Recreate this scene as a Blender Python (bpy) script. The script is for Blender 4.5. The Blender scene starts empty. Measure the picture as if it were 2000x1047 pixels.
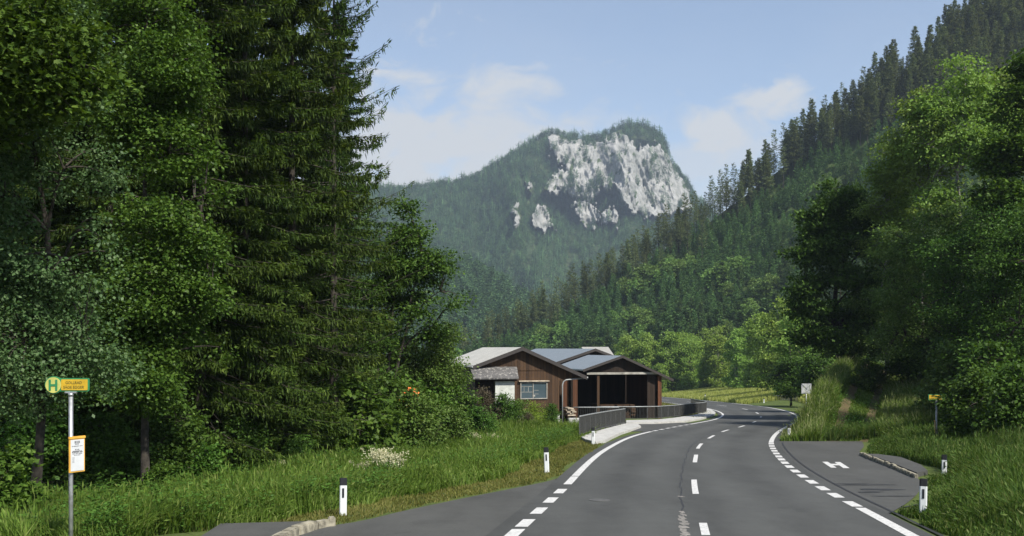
import bpy, math, random
import numpy as np
from mathutils import Vector, Matrix
PI = math.pi
scene = bpy.context.scene
# ------------------------------------------------------------ camera
CAMH, F, HOR, SL = 2.6, 1944.0, 680.0, 75.0 / 1944.0     # eye height, focal length in photo pixels, horizon row, road falls 3.9 %
cd = bpy.data.cameras.new('camera'); cam = bpy.data.objects.new('camera', cd); scene.collection.objects.link(cam)
cam.location = (0, 0, CAMH); cam.rotation_euler = (PI / 2, 0, 0)
cd.sensor_width = 36; cd.lens = 36 * F / 2000; cd.shift_y = (HOR - 523.5) / 2000
cd.clip_start = .2; cd.clip_end = 20000
scene.camera = cam
# ------------------------------------------------------------ light
SUN_AZ, SUN_EL = math.radians(140), math.radians(47)     # azimuth clockwise from the view direction
sunv = Vector((math.sin(SUN_AZ) * math.cos(SUN_EL), math.cos(SUN_AZ) * math.cos(SUN_EL), math.sin(SUN_EL)))
ld = bpy.data.lights.new('sun', 'SUN'); ld.energy = 3.6; ld.angle = math.radians(3.0); ld.color = (1, .94, .84)
sun = bpy.data.objects.new('sun', ld); scene.collection.objects.link(sun)
sun.rotation_euler = sunv.to_track_quat('Z', 'Y').to_euler()
scene.view_settings.view_transform = 'Standard'; scene.view_settings.look = 'None'
scene.view_settings.exposure = 1.2; scene.view_settings.gamma = 1.0
scene.cycles.max_bounces = 6; scene.cycles.diffuse_bounces = 3; scene.cycles.glossy_bounces = 2
scene.cycles.transmission_bounces = 4; scene.cycles.transparent_max_bounces = 6; scene.cycles.volume_bounces = 0

def node(nt, typ, ins=None, **props):
    n = nt.nodes.new(typ)
    for k, v in props.items(): setattr(n, k, v)
    for k, v in (ins or {}).items():
        if isinstance(v, bpy.types.NodeSocket): nt.links.new(v, n.inputs[k])
        else: n.inputs[k].default_value = v
    return n
def math_(nt, op, a, b=0.0, clamp=False):
    return node(nt, 'ShaderNodeMath', {0: a, 1: b}, operation=op, use_clamp=clamp).outputs[0]
def ramp(nt, fac, stops, interp='LINEAR'):
    r = node(nt, 'ShaderNodeValToRGB', {'Fac': fac}); cr = r.color_ramp; cr.interpolation = interp
    while len(cr.elements) < len(stops): cr.elements.new(.5)
    for e, (p, c) in zip(cr.elements, stops):
        e.position = p; e.color = (*c, 1) if len(c) == 3 else c
    return r.outputs['Color']
def mixc(nt, fac, a, b, blend='MIX'):
    n = node(nt, 'ShaderNodeMix', data_type='RGBA', blend_type=blend)
    for k, v in ((0, fac), (6, a), (7, b)):
        if isinstance(v, bpy.types.NodeSocket): nt.links.new(v, n.inputs[k])
        else: n.inputs[k].default_value = v if k == 0 else (*v[:3], 1)
    return n.outputs[2]
def px_dir(px, py):
    return Vector(((px - 1000) / F, 1, (HOR - py) / F)).normalized()

world = bpy.data.worlds.new('World'); scene.world = world; world.use_nodes = True
wt = world.node_tree; wt.nodes.clear()
sky = node(wt, 'ShaderNodeTexSky', sky_type='NISHITA', sun_disc=False, sun_elevation=SUN_EL, sun_rotation=SUN_AZ, altitude=800, air_density=1.0, dust_density=1.0, ozone_density=1.0)
wc = node(wt, 'ShaderNodeTexCoord'); gen = wc.outputs['Generated']
warp = node(wt, 'ShaderNodeMapping', {'Vector': gen, 'Scale': (1, 1, 1.9)}).outputs[0]
n1 = node(wt, 'ShaderNodeTexNoise', {'Vector': warp, 'Scale': 17.0, 'Detail': 12.0, 'Roughness': .63, 'Distortion': .5}).outputs[0]
n2 = node(wt, 'ShaderNodeTexNoise', {'Vector': warp, 'Scale': 3.2, 'Detail': 6.0, 'Roughness': .55}).outputs[0]
def cloud_spot(px, py, r, sharp, amount):              # a bank of cloud round one direction of the sky
    d = px_dir(px, py)
    dif = node(wt, 'ShaderNodeVectorMath', {0: gen, 1: d}, operation='SUBTRACT').outputs[0]
    dif = node(wt, 'ShaderNodeVectorMath', {0: dif, 1: (1, 1, 1.6)}, operation='MULTIPLY').outputs[0]
    ln = node(wt, 'ShaderNodeVectorMath', {0: dif}, operation='LENGTH').outputs['Value']
    edge = math_(wt, 'SUBTRACT', 1.0, math_(wt, 'DIVIDE', ln, r))
    v = math_(wt, 'ADD', edge, math_(wt, 'MULTIPLY', math_(wt, 'SUBTRACT', n1, .5), 3.2))
    return math_(wt, 'MULTIPLY', math_(wt, 'MULTIPLY', v, sharp, True), amount)
cl = None
for a in ((1528, 184, .032, 1.5, .9), (1478, 200, .036, 1.4, .85), (1425, 235, .035, 1.2, .5), (1388, 258, .040, 1.5, .9), (1415, 278, .045, 1.2, .7), (1430, 290, .06, 1.3, .6), (1340, 330, .09, 1.2, .6),
          (930, 330, .18, 1.3, .85), (1020, 285, .09, 1.1, .6), (810, 335, .18, 1.4, .9), (700, 380, .17, 1.1, .85), (870, 300, .10, 1.0, .7), (1200, 240, .03, 1.4, .35)):
    c = cloud_spot(*a)
    cl = c if cl is None else math_(wt, 'MAXIMUM', cl, c)
sep = node(wt, 'ShaderNodeSeparateXYZ', {0: gen})
wisps = math_(wt, 'MULTIPLY', math_(wt, 'MULTIPLY', math_(wt, 'SUBTRACT', n2, .36), 1.6, True), .26)
cl = math_(wt, 'MAXIMUM', cl, wisps)
SKY_STR = 0.072; HAZE = .00015
pale = node(wt, 'ShaderNodeHueSaturation', {'Hue': .5, 'Saturation': .88, 'Value': 1.0, 'Color': sky.outputs[0]}).outputs[0]
skyc = mixc(wt, cl, pale, (4.45, 4.45, 4.4))
bg = node(wt, 'ShaderNodeBackground', {'Color': skyc, 'Strength': SKY_STR})
node(wt, 'ShaderNodeOutputWorld', {'Surface': bg.outputs[0]})

# ------------------------------------------------------------ helpers
rng = np.random.default_rng(7)
def tag(o, label=None, cat=None, group=None, kind=None):
    for k, v in (('label', label), ('category', cat), ('group', group), ('kind', kind)):
        if v: o[k] = v
    return o
def link(o, parent=None):
    scene.collection.objects.link(o)
    if parent is not None: o.parent = parent
    return o
def empty(name, loc, rz=0.0):
    o = bpy.data.objects.new(name, None); o.location = loc; o.rotation_euler = (0, 0, rz); o.empty_display_size = .3
    return link(o)
def mesh_raw(name, V, Fq, mats, smooth=False, midx=None):
    """V (n,3), Fq (m,4) quads or (m,3) triangles"""
    V = np.asarray(V, np.float32).reshape(-1, 3); Fq = np.asarray(Fq, np.int32); k = Fq.shape[1]
    me = bpy.data.meshes.new(name)
    me.vertices.add(len(V)); me.vertices.foreach_set('co', V.ravel())
    me.loops.add(Fq.size); me.loops.foreach_set('vertex_index', Fq.ravel())
    me.polygons.add(len(Fq)); me.polygons.foreach_set('loop_start', np.arange(0, Fq.size, k, dtype=np.int32))
    if midx is not None: me.polygons.foreach_set('material_index', np.asarray(midx, np.int32))
    if smooth: me.polygons.foreach_set('use_smooth', np.ones(len(Fq), bool))
    for m in (mats if isinstance(mats, (list, tuple)) else [mats]): me.materials.append(m)
    me.update(calc_edges=True); me.validate()
    return me
def quads(name, Q, mats, midx=None):                  # Q (n,4,3): loose quads (leaves, twigs, blades)
    Q = np.asarray(Q, np.float32).reshape(-1, 4, 3)
    return mesh_raw(name, Q.reshape(-1, 3), np.arange(len(Q) * 4).reshape(-1, 4), mats, midx=midx)
def obj(name, me, parent=None):
    return link(bpy.data.objects.new(name, me), parent)
class MB:
    """collects solids, then links them as one mesh object"""
    def __init__(s): s.v, s.f, s.m = [], [], []
    def add(s, vs, fs, mi=0):
        b = len(s.v); s.v += [tuple(v) for v in vs]
        for f in fs: s.f.append([b + i for i in f]); s.m.append(mi)
        return s
    def hexa(s, p, mi=0):                             # 8 corners: bottom ring 0-3, top ring 4-7
        return s.add(p, [(3, 2, 1, 0), (4, 5, 6, 7), (0, 1, 5, 4), (1, 2, 6, 5), (2, 3, 7, 6), (3, 0, 4, 7)], mi)
    def box(s, c, size, mi=0, M=None):
        x, y, z = c; a, b, h = (q / 2 for q in size)
        p = [Vector((x + i * a, y + j * b, z + k * h)) for k in (-1, 1) for i, j in ((-1, -1), (1, -1), (1, 1), (-1, 1))]
        return s.hexa([M @ q for q in p] if M else p, mi)
    def bar(s, p0, p1, w, h, mi=0, up=Vector((0, 0, 1))):
        p0, p1 = Vector(p0), Vector(p1); d = (p1 - p0).normalized(); sd = d.cross(up)
        sd = sd.normalized() if sd.length > 1e-4 else Vector((1, 0, 0)); u = sd.cross(d)
        sd, u = sd * w / 2, u * h / 2
        return s.hexa([p0 - sd - u, p0 + sd - u, p1 + sd - u, p1 - sd - u, p0 - sd + u, p0 + sd + u, p1 + sd + u, p1 - sd + u], mi)
    def prism(s, poly, d, mi=0):                      # closed polygon (3-D points) extruded by vector d
        n = len(poly); poly = [Vector(p) for p in poly]; d = Vector(d)
        vs = poly + [p + d for p in poly]
        fs = [tuple(range(n))[::-1], tuple(range(n, 2 * n))] + [(i, (i + 1) % n, n + (i + 1) % n, n + i) for i in range(n)]
        return s.add(vs, fs, mi)
    def tube(s, pts, rad, n=8, mi=0, cap=True):
        pts = [Vector(p) for p in pts]; rad = rad if isinstance(rad, (list, tuple)) else [rad] * len(pts); rings = []
        for i, p in enumerate(pts):
            d = (pts[min(i + 1, len(pts) - 1)] - pts[max(i - 1, 0)]).normalized()
            a = d.cross(Vector((0, 0, 1)));  a = a.normalized() if a.length > 1e-3 else Vector((1, 0, 0)); b = d.cross(a)
            rings.append([p + (a * math.cos(t) + b * math.sin(t)) * rad[i] for t in np.linspace(0, 2 * PI, n, endpoint=False)])
        vs = [q for r in rings for q in r]
        fs = [(i * n + j, i * n + (j + 1) % n, (i + 1) * n + (j + 1) % n, (i + 1) * n + j) for i in range(len(pts) - 1) for j in range(n)]
        if cap: fs += [tuple(range(n)), tuple(range((len(pts) - 1) * n, len(pts) * n))]
        return s.add(vs, fs, mi)
    def mesh(s, name, mats, smooth=False, bevel=0):
        me = bpy.data.meshes.new(name); me.from_pydata([tuple(v) for v in s.v], [], s.f)
        for m in (mats if isinstance(mats, (list, tuple)) else [mats]): me.materials.append(m)
        me.polygons.foreach_set('material_index', s.m)
        import bmesh
        bm = bmesh.new(); bm.from_mesh(me); bmesh.ops.recalc_face_normals(bm, faces=bm.faces)
        if bevel:
            bmesh.ops.bevel(bm, geom=[e for e in bm.edges if len(e.link_faces) == 2 and e.calc_face_angle(0) > .6], offset=bevel, segments=2, affect='EDGES', clamp_overlap=True)
        bm.to_mesh(me); bm.free()
        if smooth: me.polygons.foreach_set('use_smooth', [True] * len(me.polygons))
        me.update(); return me
    def build(s, name, mats, parent=None, smooth=False, bevel=0):
        return obj(name, s.mesh(name, mats, smooth, bevel), parent)
_T = np.random.default_rng(3).random((256, 256))
def vnoise(x, y, sd=0):
    x = np.asarray(x, float) + sd * 17.31; y = np.asarray(y, float) + sd * 9.77
    xi, yi = np.floor(x).astype(int), np.floor(y).astype(int); fx, fy = x - xi, y - yi
    fx, fy = fx * fx * (3 - 2 * fx), fy * fy * (3 - 2 * fy)
    g = lambda a, b: _T[a & 255, b & 255]
    return (g(xi, yi) * (1 - fx) + g(xi + 1, yi) * fx) * (1 - fy) + (g(xi, yi + 1) * (1 - fx) + g(xi + 1, yi + 1) * fx) * fy
def fbm(x, y, o=4, sd=0):
    t, a, s = 0, .5, 0
    for i in range(o): t = t + a * vnoise(x * 2 ** i, y * 2 ** i, sd + i); s += a; a *= .5
    return t / s
def sstep(a, b, x):
    t = np.clip((np.asarray(x, float) - a) / (b - a), 0, 1); return t * t * (3 - 2 * t)
def hermite(xs, ys):                                  # smooth curve through the points, straight beyond them
    xs, ys = np.array(xs, float), np.array(ys, float); m = np.gradient(ys, xs)
    def f(x):
        x = np.asarray(x, float); i = np.clip(np.searchsorted(xs, x) - 1, 0, len(xs) - 2); h = xs[i + 1] - xs[i]; t = (x - xs[i]) / h
        r = (2 * t**3 - 3 * t**2 + 1) * ys[i] + (t**3 - 2 * t**2 + t) * h * m[i] + (-2 * t**3 + 3 * t**2) * ys[i + 1] + (t**3 - t**2) * h * m[i + 1]
        r = np.where(x < xs[0], ys[0] + m[0] * (x - xs[0]), r)
        return np.where(x > xs[-1], ys[-1] + m[-1] * (x - xs[-1]), r)
    return f
def plane(Y): return -SL * np.clip(np.asarray(Y, float), -60, 300)
def G(px, py):                                        # where a photo pixel meets the road plane
    Y = CAMH * F / (py - HOR - SL * F); return np.array(((px - 1000) / F * Y, Y))
def at(px, Y): return (px - 1000) / F * Y
def zat(py, Y): return CAMH - (py - HOR) / F * Y

# ------------------------------------------------------------ materials
def new_mat(name):
    m = bpy.data.materials.new(name); m.use_nodes = True; nt = m.node_tree; nt.nodes.clear()
    out = node(nt, 'ShaderNodeOutputMaterial'); return m, nt, out
def pos(nt): return node(nt, 'ShaderNodeNewGeometry').outputs['Position']
def noise(nt, vec, scale, detail=4.0, rough=.6, **kw):
    return node(nt, 'ShaderNodeTexNoise', {'Vector': vec, 'Scale': scale, 'Detail': detail, 'Roughness': rough, **kw}).outputs[0]
def plain(name, c, rough=.6, metal=0.0, var=.12, scale=6.0, bump=0.0, spec=.4):
    m, nt, out = new_mat(name); p = pos(nt); n = noise(nt, p, scale)
    lo = tuple(max(0, x * (1 - var * 2)) for x in c); hi = tuple(x * (1 + var) for x in c)
    col = ramp(nt, n, [(.25, lo), (.7, hi)])
    ins = {'Base Color': col, 'Roughness': rough, 'Metallic': metal, 'Specular IOR Level': spec}
    if bump: ins['Normal'] = node(nt, 'ShaderNodeBump', {'Height': noise(nt, p, scale * 3), 'Strength': bump, 'Distance': .02}).outputs[0]
    b = node(nt, 'ShaderNodeBsdfPrincipled', ins); nt.links.new(b.outputs[0], out.inputs[0]); return m
def leafmat(name, dark, light, trans=.3, rough=.55, hue=.1, tip=None, spec=.12, tint=False):
    m, nt, out = new_mat(name)
    g = node(nt, 'ShaderNodeNewGeometry'); oi = node(nt, 'ShaderNodeObjectInfo')
    col = ramp(nt, g.outputs['Random Per Island'], [(0, dark), (.75, light), (1, tip or light)])
    n = noise(nt, g.outputs['Position'], .55, 2.0)
    v = math_(nt, 'ADD', math_(nt, 'MULTIPLY', n, .7), math_(nt, 'MULTIPLY', oi.outputs['Random'], hue * 2))
    if tint: v = math_(nt, 'ADD', v, math_(nt, 'MULTIPLY', math_(nt, 'SUBTRACT', node(nt, 'ShaderNodeAttribute', attribute_name='tint').outputs['Fac'], .5), 1.1))
    hs = node(nt, 'ShaderNodeHueSaturation', {'Hue': math_(nt, 'ADD', .488, math_(nt, 'MULTIPLY', oi.outputs['Random'], .024)), 'Saturation': 1.0, 'Value': math_(nt, 'ADD', .58, v), 'Color': col}).outputs[0]
    d = node(nt, 'ShaderNodeBsdfPrincipled', {'Base Color': hs, 'Roughness': rough, 'Specular IOR Level': spec})
    tc = mixc(nt, 1.0, hs, (1.0, 1.0, .45), 'MULTIPLY')
    t = node(nt, 'ShaderNodeBsdfTranslucent', {'Color': tc})
    mx = node(nt, 'ShaderNodeMixShader', {0: trans, 1: d.outputs[0], 2: t.outputs[0]})
    nt.links.new(mx.outputs[0], out.inputs[0]); return m
M = {}
def asphalt(name, base, seed, tracks=False):
    m, nt, out = new_mat(name); p = pos(nt)
    big = noise(nt, node(nt, 'ShaderNodeMapping', {'Vector': p, 'Location': (seed, seed, 0), 'Scale': (.5, .14, .3)}).outputs[0], 1.0, 6.0, .65)
    mid = noise(nt, p, 2.2, 7.0, .7); fine = noise(nt, p, 38.0, 3.0, .7)
    terms = [math_(nt, 'MULTIPLY', math_(nt, 'SUBTRACT', x, .5), k) for x, k in ((big, 1.0), (mid, .55), (fine, .9))]
    v = math_(nt, 'ADD', math_(nt, 'ADD', terms[0], terms[1]), math_(nt, 'ADD', terms[2], 1.0))
    if tracks:                                         # tyre-polished wheel tracks in both lanes
        lat = node(nt, 'ShaderNodeAttribute', attribute_name='lateral').outputs['Fac']
        w = math_(nt, 'COSINE', math_(nt, 'MULTIPLY', lat, 8 * PI))
        v = math_(nt, 'ADD', v, math_(nt, 'MULTIPLY', w, -.10))
    spot = math_(nt, 'GREATER_THAN', noise(nt, p, .7, 3.0, .5), .69)
    v = math_(nt, 'SUBTRACT', v, math_(nt, 'MULTIPLY', spot, .12))
    col = mixc(nt, 1.0, base, node(nt, 'ShaderNodeCombineColor', {0: v, 1: v, 2: v}).outputs[0], 'MULTIPLY')
    bp = node(nt, 'ShaderNodeBump', {'Height': fine, 'Strength': .5, 'Distance': .012})
    b = node(nt, 'ShaderNodeBsdfPrincipled', {'Base Color': col, 'Roughness': .8, 'Specular IOR Level': .3, 'Normal': bp.outputs[0]})
    nt.links.new(b.outputs[0], out.inputs[0]); return m
M['road'] = asphalt('road_asphalt', (.057, .059, .057), 3.0, True)
M['bay'] = asphalt('old_asphalt', (.060, .061, .058), 31.0)
M['tar'] = plain('crack_tar', (.022, .022, .023), .6)
M['patch'] = plain('pale_patch', (.2, .19, .175), .9, var=.4, scale=9)
def paint_mat():
    m, nt, out = new_mat('road_paint'); p = pos(nt); n = noise(nt, p, 14.0, 6.0, .75)
    col = ramp(nt, n, [(.33, (.17, .17, .17)), (.45, (.47, .47, .46)), (.7, (.64, .64, .63))])
    b = node(nt, 'ShaderNodeBsdfPrincipled', {'Base Color': col, 'Roughness': .6}); nt.links.new(b.outputs[0], out.inputs[0]); return m
M['paint'] = paint_mat()
M['concrete'] = plain('concrete', (.40, .40, .385), .85, var=.16, scale=2.5, bump=.2)
M['kerb'] = plain('kerb_stone', (.27, .25, .19), .9, var=.45, scale=5, bump=.4)
M['gravel'] = plain('gravel', (.42, .42, .41), .95, var=.2, scale=9, bump=.5)
def dirty_white():
    m, nt, out = new_mat('white_plastic'); p = node(nt, 'ShaderNodeTexCoord').outputs['Object']; n = noise(nt, pos(nt), 22.0, 6.0, .7)
    z = node(nt, 'ShaderNodeSeparateXYZ', {0: p}).outputs[2]
    g = math_(nt, 'MULTIPLY', math_(nt, 'SUBTRACT', math_(nt, 'ADD', n, math_(nt, 'MULTIPLY', z, -.9)), .42), 2.4, True)
    col = mixc(nt, math_(nt, 'MULTIPLY', g, .7), (.60, .62, .63), (.20, .18, .14))
    b = node(nt, 'ShaderNodeBsdfPrincipled', {'Base Color': col, 'Roughness': .55}); nt.links.new(b.outputs[0], out.inputs[0]); return m
M['white'] = dirty_white()
M['black'] = plain('black_plastic', (.015, .016, .02), .5)
M['steel'] = plain('galvanised_steel', (.36, .37, .38), .45, .6, var=.2, scale=12)
M['rail'] = plain('railing_steel', (.07, .072, .07), .5, .35, var=.2, scale=8)
M['railtop'] = plain('railing_top_steel', (.27, .285, .29), .5, .3, var=.15, scale=8)
M['signgreen'] = plain('sign_green', (.03, .19, .075), .45, var=.05)
M['signyellow'] = plain('sign_yellow', (.50, .32, .02), .5, var=.12)
M['signpale'] = plain('sign_pale_yellow', (.45, .45, .12), .5, var=.12)
M['orange'] = plain('frame_orange', (.58, .33, .05), .55, var=.1)
M['paper'] = plain('paper', (.50, .52, .54), .6, var=.06)
M['ink'] = plain('ink', (.09, .09, .1), .7)
M['stripeink'] = plain('dark_letters', (.12, .10, .02), .6)
def boards(name, c1, c2, axis_scale=5.0, rough=.75):
    m, nt, out = new_mat(name); p = node(nt, 'ShaderNodeTexCoord').outputs['Object']
    s = node(nt, 'ShaderNodeSeparateXYZ', {0: p}); u = math_(nt, 'MULTIPLY', math_(nt, 'ADD', s.outputs[0], math_(nt, 'MULTIPLY', s.outputs[1], 1.0)), axis_scale)
    fr = math_(nt, 'FRACT', u); fl = math_(nt, 'FLOOR', u)
    rn = node(nt, 'ShaderNodeTexWhiteNoise', {'W': fl}, noise_dimensions='1D').outputs['Value']
    grain = noise(nt, node(nt, 'ShaderNodeMapping', {'Vector': p, 'Scale': (9, 9, .7)}).outputs[0], 2.0, 6.0)
    col = ramp(nt, math_(nt, 'ADD', math_(nt, 'MULTIPLY', rn, .45), math_(nt, 'MULTIPLY', grain, .6)), [(.2, c1), (.85, c2)])
    gap = math_(nt, 'LESS_THAN', fr, .10)
    col = mixc(nt, math_(nt, 'MULTIPLY', gap, .75), col, (.012, .008, .006))
    bp = node(nt, 'ShaderNodeBump', {'Height': math_(nt, 'SUBTRACT', 1.0, gap), 'Strength': .6, 'Distance': .02})
    b = node(nt, 'ShaderNodeBsdfPrincipled', {'Base Color': col, 'Roughness': rough, 'Specular IOR Level': .25, 'Normal': bp.outputs[0]})
    nt.links.new(b.outputs[0], out.inputs[0]); return m
M['wood'] = boards('brown_boards', (.026, .015, .009), (.082, .046, .024))
M['redwood'] = boards('red_brown_boards', (.065, .027, .013), (.14, .056, .027))
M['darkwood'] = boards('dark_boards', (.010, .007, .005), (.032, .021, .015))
M['timber'] = plain('pale_timber', (.42, .36, .28), .8, var=.3, scale=3)
M['trim'] = plain('dark_trim', (.035, .03, .028), .6)
M['greytrim'] = plain('weathered_beam', (.3, .29, .26), .8, var=.3, scale=2)
M['plaster'] = plain('white_plaster', (.48, .50, .47), .9, var=.2, scale=3)
def roofing(name, c1, c2, rough, course=0.0, metal=0.0, lich=None):
    m, nt, out = new_mat(name); p = node(nt, 'ShaderNodeTexCoord').outputs['Object']
    n = noise(nt, p, 1.3, 6.0); f = noise(nt, p, 11.0, 4.0)
    col = ramp(nt, math_(nt, 'ADD', math_(nt, 'MULTIPLY', n, .6), math_(nt, 'MULTIPLY', f, .4)), [(.3, c1), (.7, c2)])
    if lich: col = mixc(nt, math_(nt, 'MULTIPLY', math_(nt, 'GREATER_THAN', noise(nt, p, 5.0, 6.0, .7), .56), .7), col, lich)
    ins = {'Base Color': col, 'Roughness': rough, 'Metallic': metal}
    if course:
        s = node(nt, 'ShaderNodeSeparateXYZ', {0: p}); fr = math_(nt, 'FRACT', math_(nt, 'MULTIPLY', s.outputs[1], course))
        seam = math_(nt, 'LESS_THAN', fr, .10); ins['Base Color'] = mixc(nt, math_(nt, 'MULTIPLY', seam, .38), col, (.06, .06, .06))
        ins['Normal'] = node(nt, 'ShaderNodeBump', {'Height': seam, 'Strength': .5, 'Distance': .04}).outputs[0]
    b = node(nt, 'ShaderNodeBsdfPrincipled', ins); nt.links.new(b.outputs[0], out.inputs[0]); return m
M['roofgrey'] = roofing('fibre_cement_roof', (.33, .33, .31), (.49, .48, .44), .85, 2.2)
M['roofmetal'] = roofing('grey_sheet_roof', (.2, .23, .25), (.26, .29, .31), .42, 1.6, .3)
M['shingle'] = roofing('mossy_shingles', (.05, .05, .05), (.13, .125, .125), .9, 6.0, 0, (.30, .29, .27))
M['bark'] = plain('bark', (.042, .036, .028), .95, var=.4, scale=7, bump=.6)
M['palebark'] = plain('pale_bark', (.2, .19, .165), .95, var=.4, scale=6, bump=.5)
def glass_mat():
    m, nt, out = new_mat('window_glass')
    b = node(nt, 'ShaderNodeBsdfPrincipled', {'Base Color': (.05, .075, .09, 1), 'Roughness': .08, 'Specular IOR Level': .9}); nt.links.new(b.outputs[0], out.inputs[0]); return m
M['glass'] = glass_mat()
# foliage
M['spruce'] = leafmat('spruce_needles', (.013, .030, .005), (.038, .070, .011), .25, .6, .08, (.055, .09, .017))
M['sprucetip'] = leafmat('spruce_new_growth', (.034, .066, .009), (.066, .108, .017), .3, .6, .08, (.09, .135, .024))
M['birch'] = leafmat('grey_green_leaves', (.045, .092, .028), (.095, .155, .058), .38, .5, .08, (.14, .20, .09), .2)
M['maple'] = leafmat('maple_leaves', (.030, .072, .010), (.076, .148, .022), .4, .5, .1, (.12, .20, .035))
M['lime'] = leafmat('fresh_leaves', (.032, .072, .010), (.078, .140, .022), .38, .45, .1, (.11, .18, .035), .15)
M['willow'] = leafmat('willow_leaves', (.052, .098, .018), (.115, .19, .042), .38, .5, .1, (.17, .23, .075))
M['ash'] = leafmat('ash_leaves', (.105, .175, .032), (.20, .30, .066), .45, .5, .08, (.25, .36, .10))
M['darkleaf'] = leafmat('dark_leaves', (.026, .062, .010), (.065, .132, .022), .36, .5, .08, (.10, .18, .034))
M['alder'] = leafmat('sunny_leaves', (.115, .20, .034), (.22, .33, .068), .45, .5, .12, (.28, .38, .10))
M['hillspruce'] = leafmat('young_spruce_needles', (.025, .056, .018), (.068, .120, .038), .22, .6, .25, (.11, .17, .055), tint=True)
M['oldspruce'] = leafmat('old_spruce_needles', (.045, .066, .026), (.115, .14, .058), .25, .65, .35, (.15, .175, .08), tint=True)
M['hillleaf'] = leafmat('hillside_leaves', (.06, .115, .026), (.12, .20, .052), .35, .55, .3, (.16, .245, .07))
M['farforest'] = leafmat('far_needles', (.022, .052, .022), (.064, .112, .044), .15, .7, .25, tint=True)
M['purple'] = leafmat('purple_leaves', (.04, .035, .022), (.10, .085, .055), .25, .6, .1)
M['yellowleaf'] = leafmat('yellow_green_leaves', (.10, .16, .02), (.2, .28, .04), .35, .5, .08)
M['grass'] = leafmat('grass_blades', (.055, .105, .014), (.125, .19, .032), .38, .55, .08, (.20, .24, .07))
M['seedgrass'] = leafmat('seeding_grass', (.034, .075, .012), (.080, .135, .026), .35, .6, .08, (.15, .175, .06))
M['mown'] = leafmat('mown_grass', (.085, .10, .022), (.16, .17, .045), .3, .7, .08, (.22, .2, .08))
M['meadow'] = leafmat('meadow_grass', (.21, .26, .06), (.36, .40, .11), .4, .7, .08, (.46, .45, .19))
M['weed'] = leafmat('weed_leaves', (.035, .085, .014), (.085, .17, .03), .35, .5, .08)
M['flower'] = leafmat('cream_flowers', (.40, .38, .24), (.62, .60, .44), .3, .7, .03)
M['tarp'] = plain('orange_cover', (.75, .20, .05), .6)
M['cover'] = plain('worn_iron', (.085, .085, .082), .7, var=.3, scale=12)
M['oldtile'] = roofing('old_tiles', (.20, .20, .19), (.30, .295, .28), .9, 3.0)
M['palegrass'] = leafmat('pale_seed_heads', (.14, .165, .06), (.24, .26, .11), .35, .6, .08, (.33, .33, .18))
M['panelgrey'] = plain('weathered_panel', (.36, .37, .38), .6, var=.2, scale=3)
# ------------------------------------------------------------ road geometry (all on the falling road plane)
def curve_from(px):
    p = [G(*q) for q in px]; return hermite([a[1] for a in p], [a[0] for a in p])
XL = hermite([17.3, 27.3, 28.9, 41.8, 53.8, 59.7, 64.9, 71, 76, 87.4, 104.6, 118, 140, 158, 220], [0, 1.615, 1.85, 4.04, 6.9, 8.9, 10.9, 13.3, 15.2, 18.46, 21.6, 23.1, 24.4, 24.8, 25])
XC = hermite([17.3, 25.9, 35.8, 43.2, 51, 58, 64, 72.7, 84, 97, 115, 136.6, 166, 194, 230], [3.37, 4.75, 6.6, 8.13, 10.2, 12.4, 14.7, 17.7, 21, 23.9, 26.8, 28.6, 29.6, 29.8, 29.8])
XR = hermite([17.3, 20.9, 24.2, 27.5, 30.8, 33.9, 38.4, 45.5, 51, 57.7, 63.2, 75, 87, 105, 129.6, 144, 180, 259], [6.94, 7.38, 7.75, 8.2, 8.72, 9.28, 10.2, 11.85, 13.4, 15.5, 17.4, 21.5, 24.9, 28.9, 32.4, 33.5, 35.4, 38.0])
_XA = hermite([12, 18.4, 18.9, 20.6, 23, 25.3, 27.2, 32.6, 43.2, 45.9], [-6.2, -3.5, -3.1, -2.33, -1.18, 0, .95, 2.0, 3.9, 4.3])
def XA(Y):                                            # left edge of the asphalt
    Y = np.asarray(Y, float); t = sstep(44, 48, Y)
    return np.where(Y < 12, np.maximum(-6.2, XL(Y) - 3.6), _XA(np.minimum(Y, 48)) * (1 - t) + (XL(Y) - .45) * t)
_XE = hermite([20.4, 22, 24.65, 28.6, 32.2, 36.6, 38.9, 43, 47.2], [7.75, 8.7, 10.08, 11.6, 12.2, 13, 13.6, 15.2, 16.6])
def XE(Y):                                            # right edge of the asphalt
    Y = np.asarray(Y, float)
    return np.where(Y < 20.4, XR(Y) + .38, np.where(Y > 47.3, XR(Y) + .4, np.maximum(_XE(np.clip(Y, 20.4, 47.2)), XR(Y) + .38)))
XP = lambda Y: 15.9 + (np.asarray(Y, float) - 47) * .40      # middle of the dirt track up the bank
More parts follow.
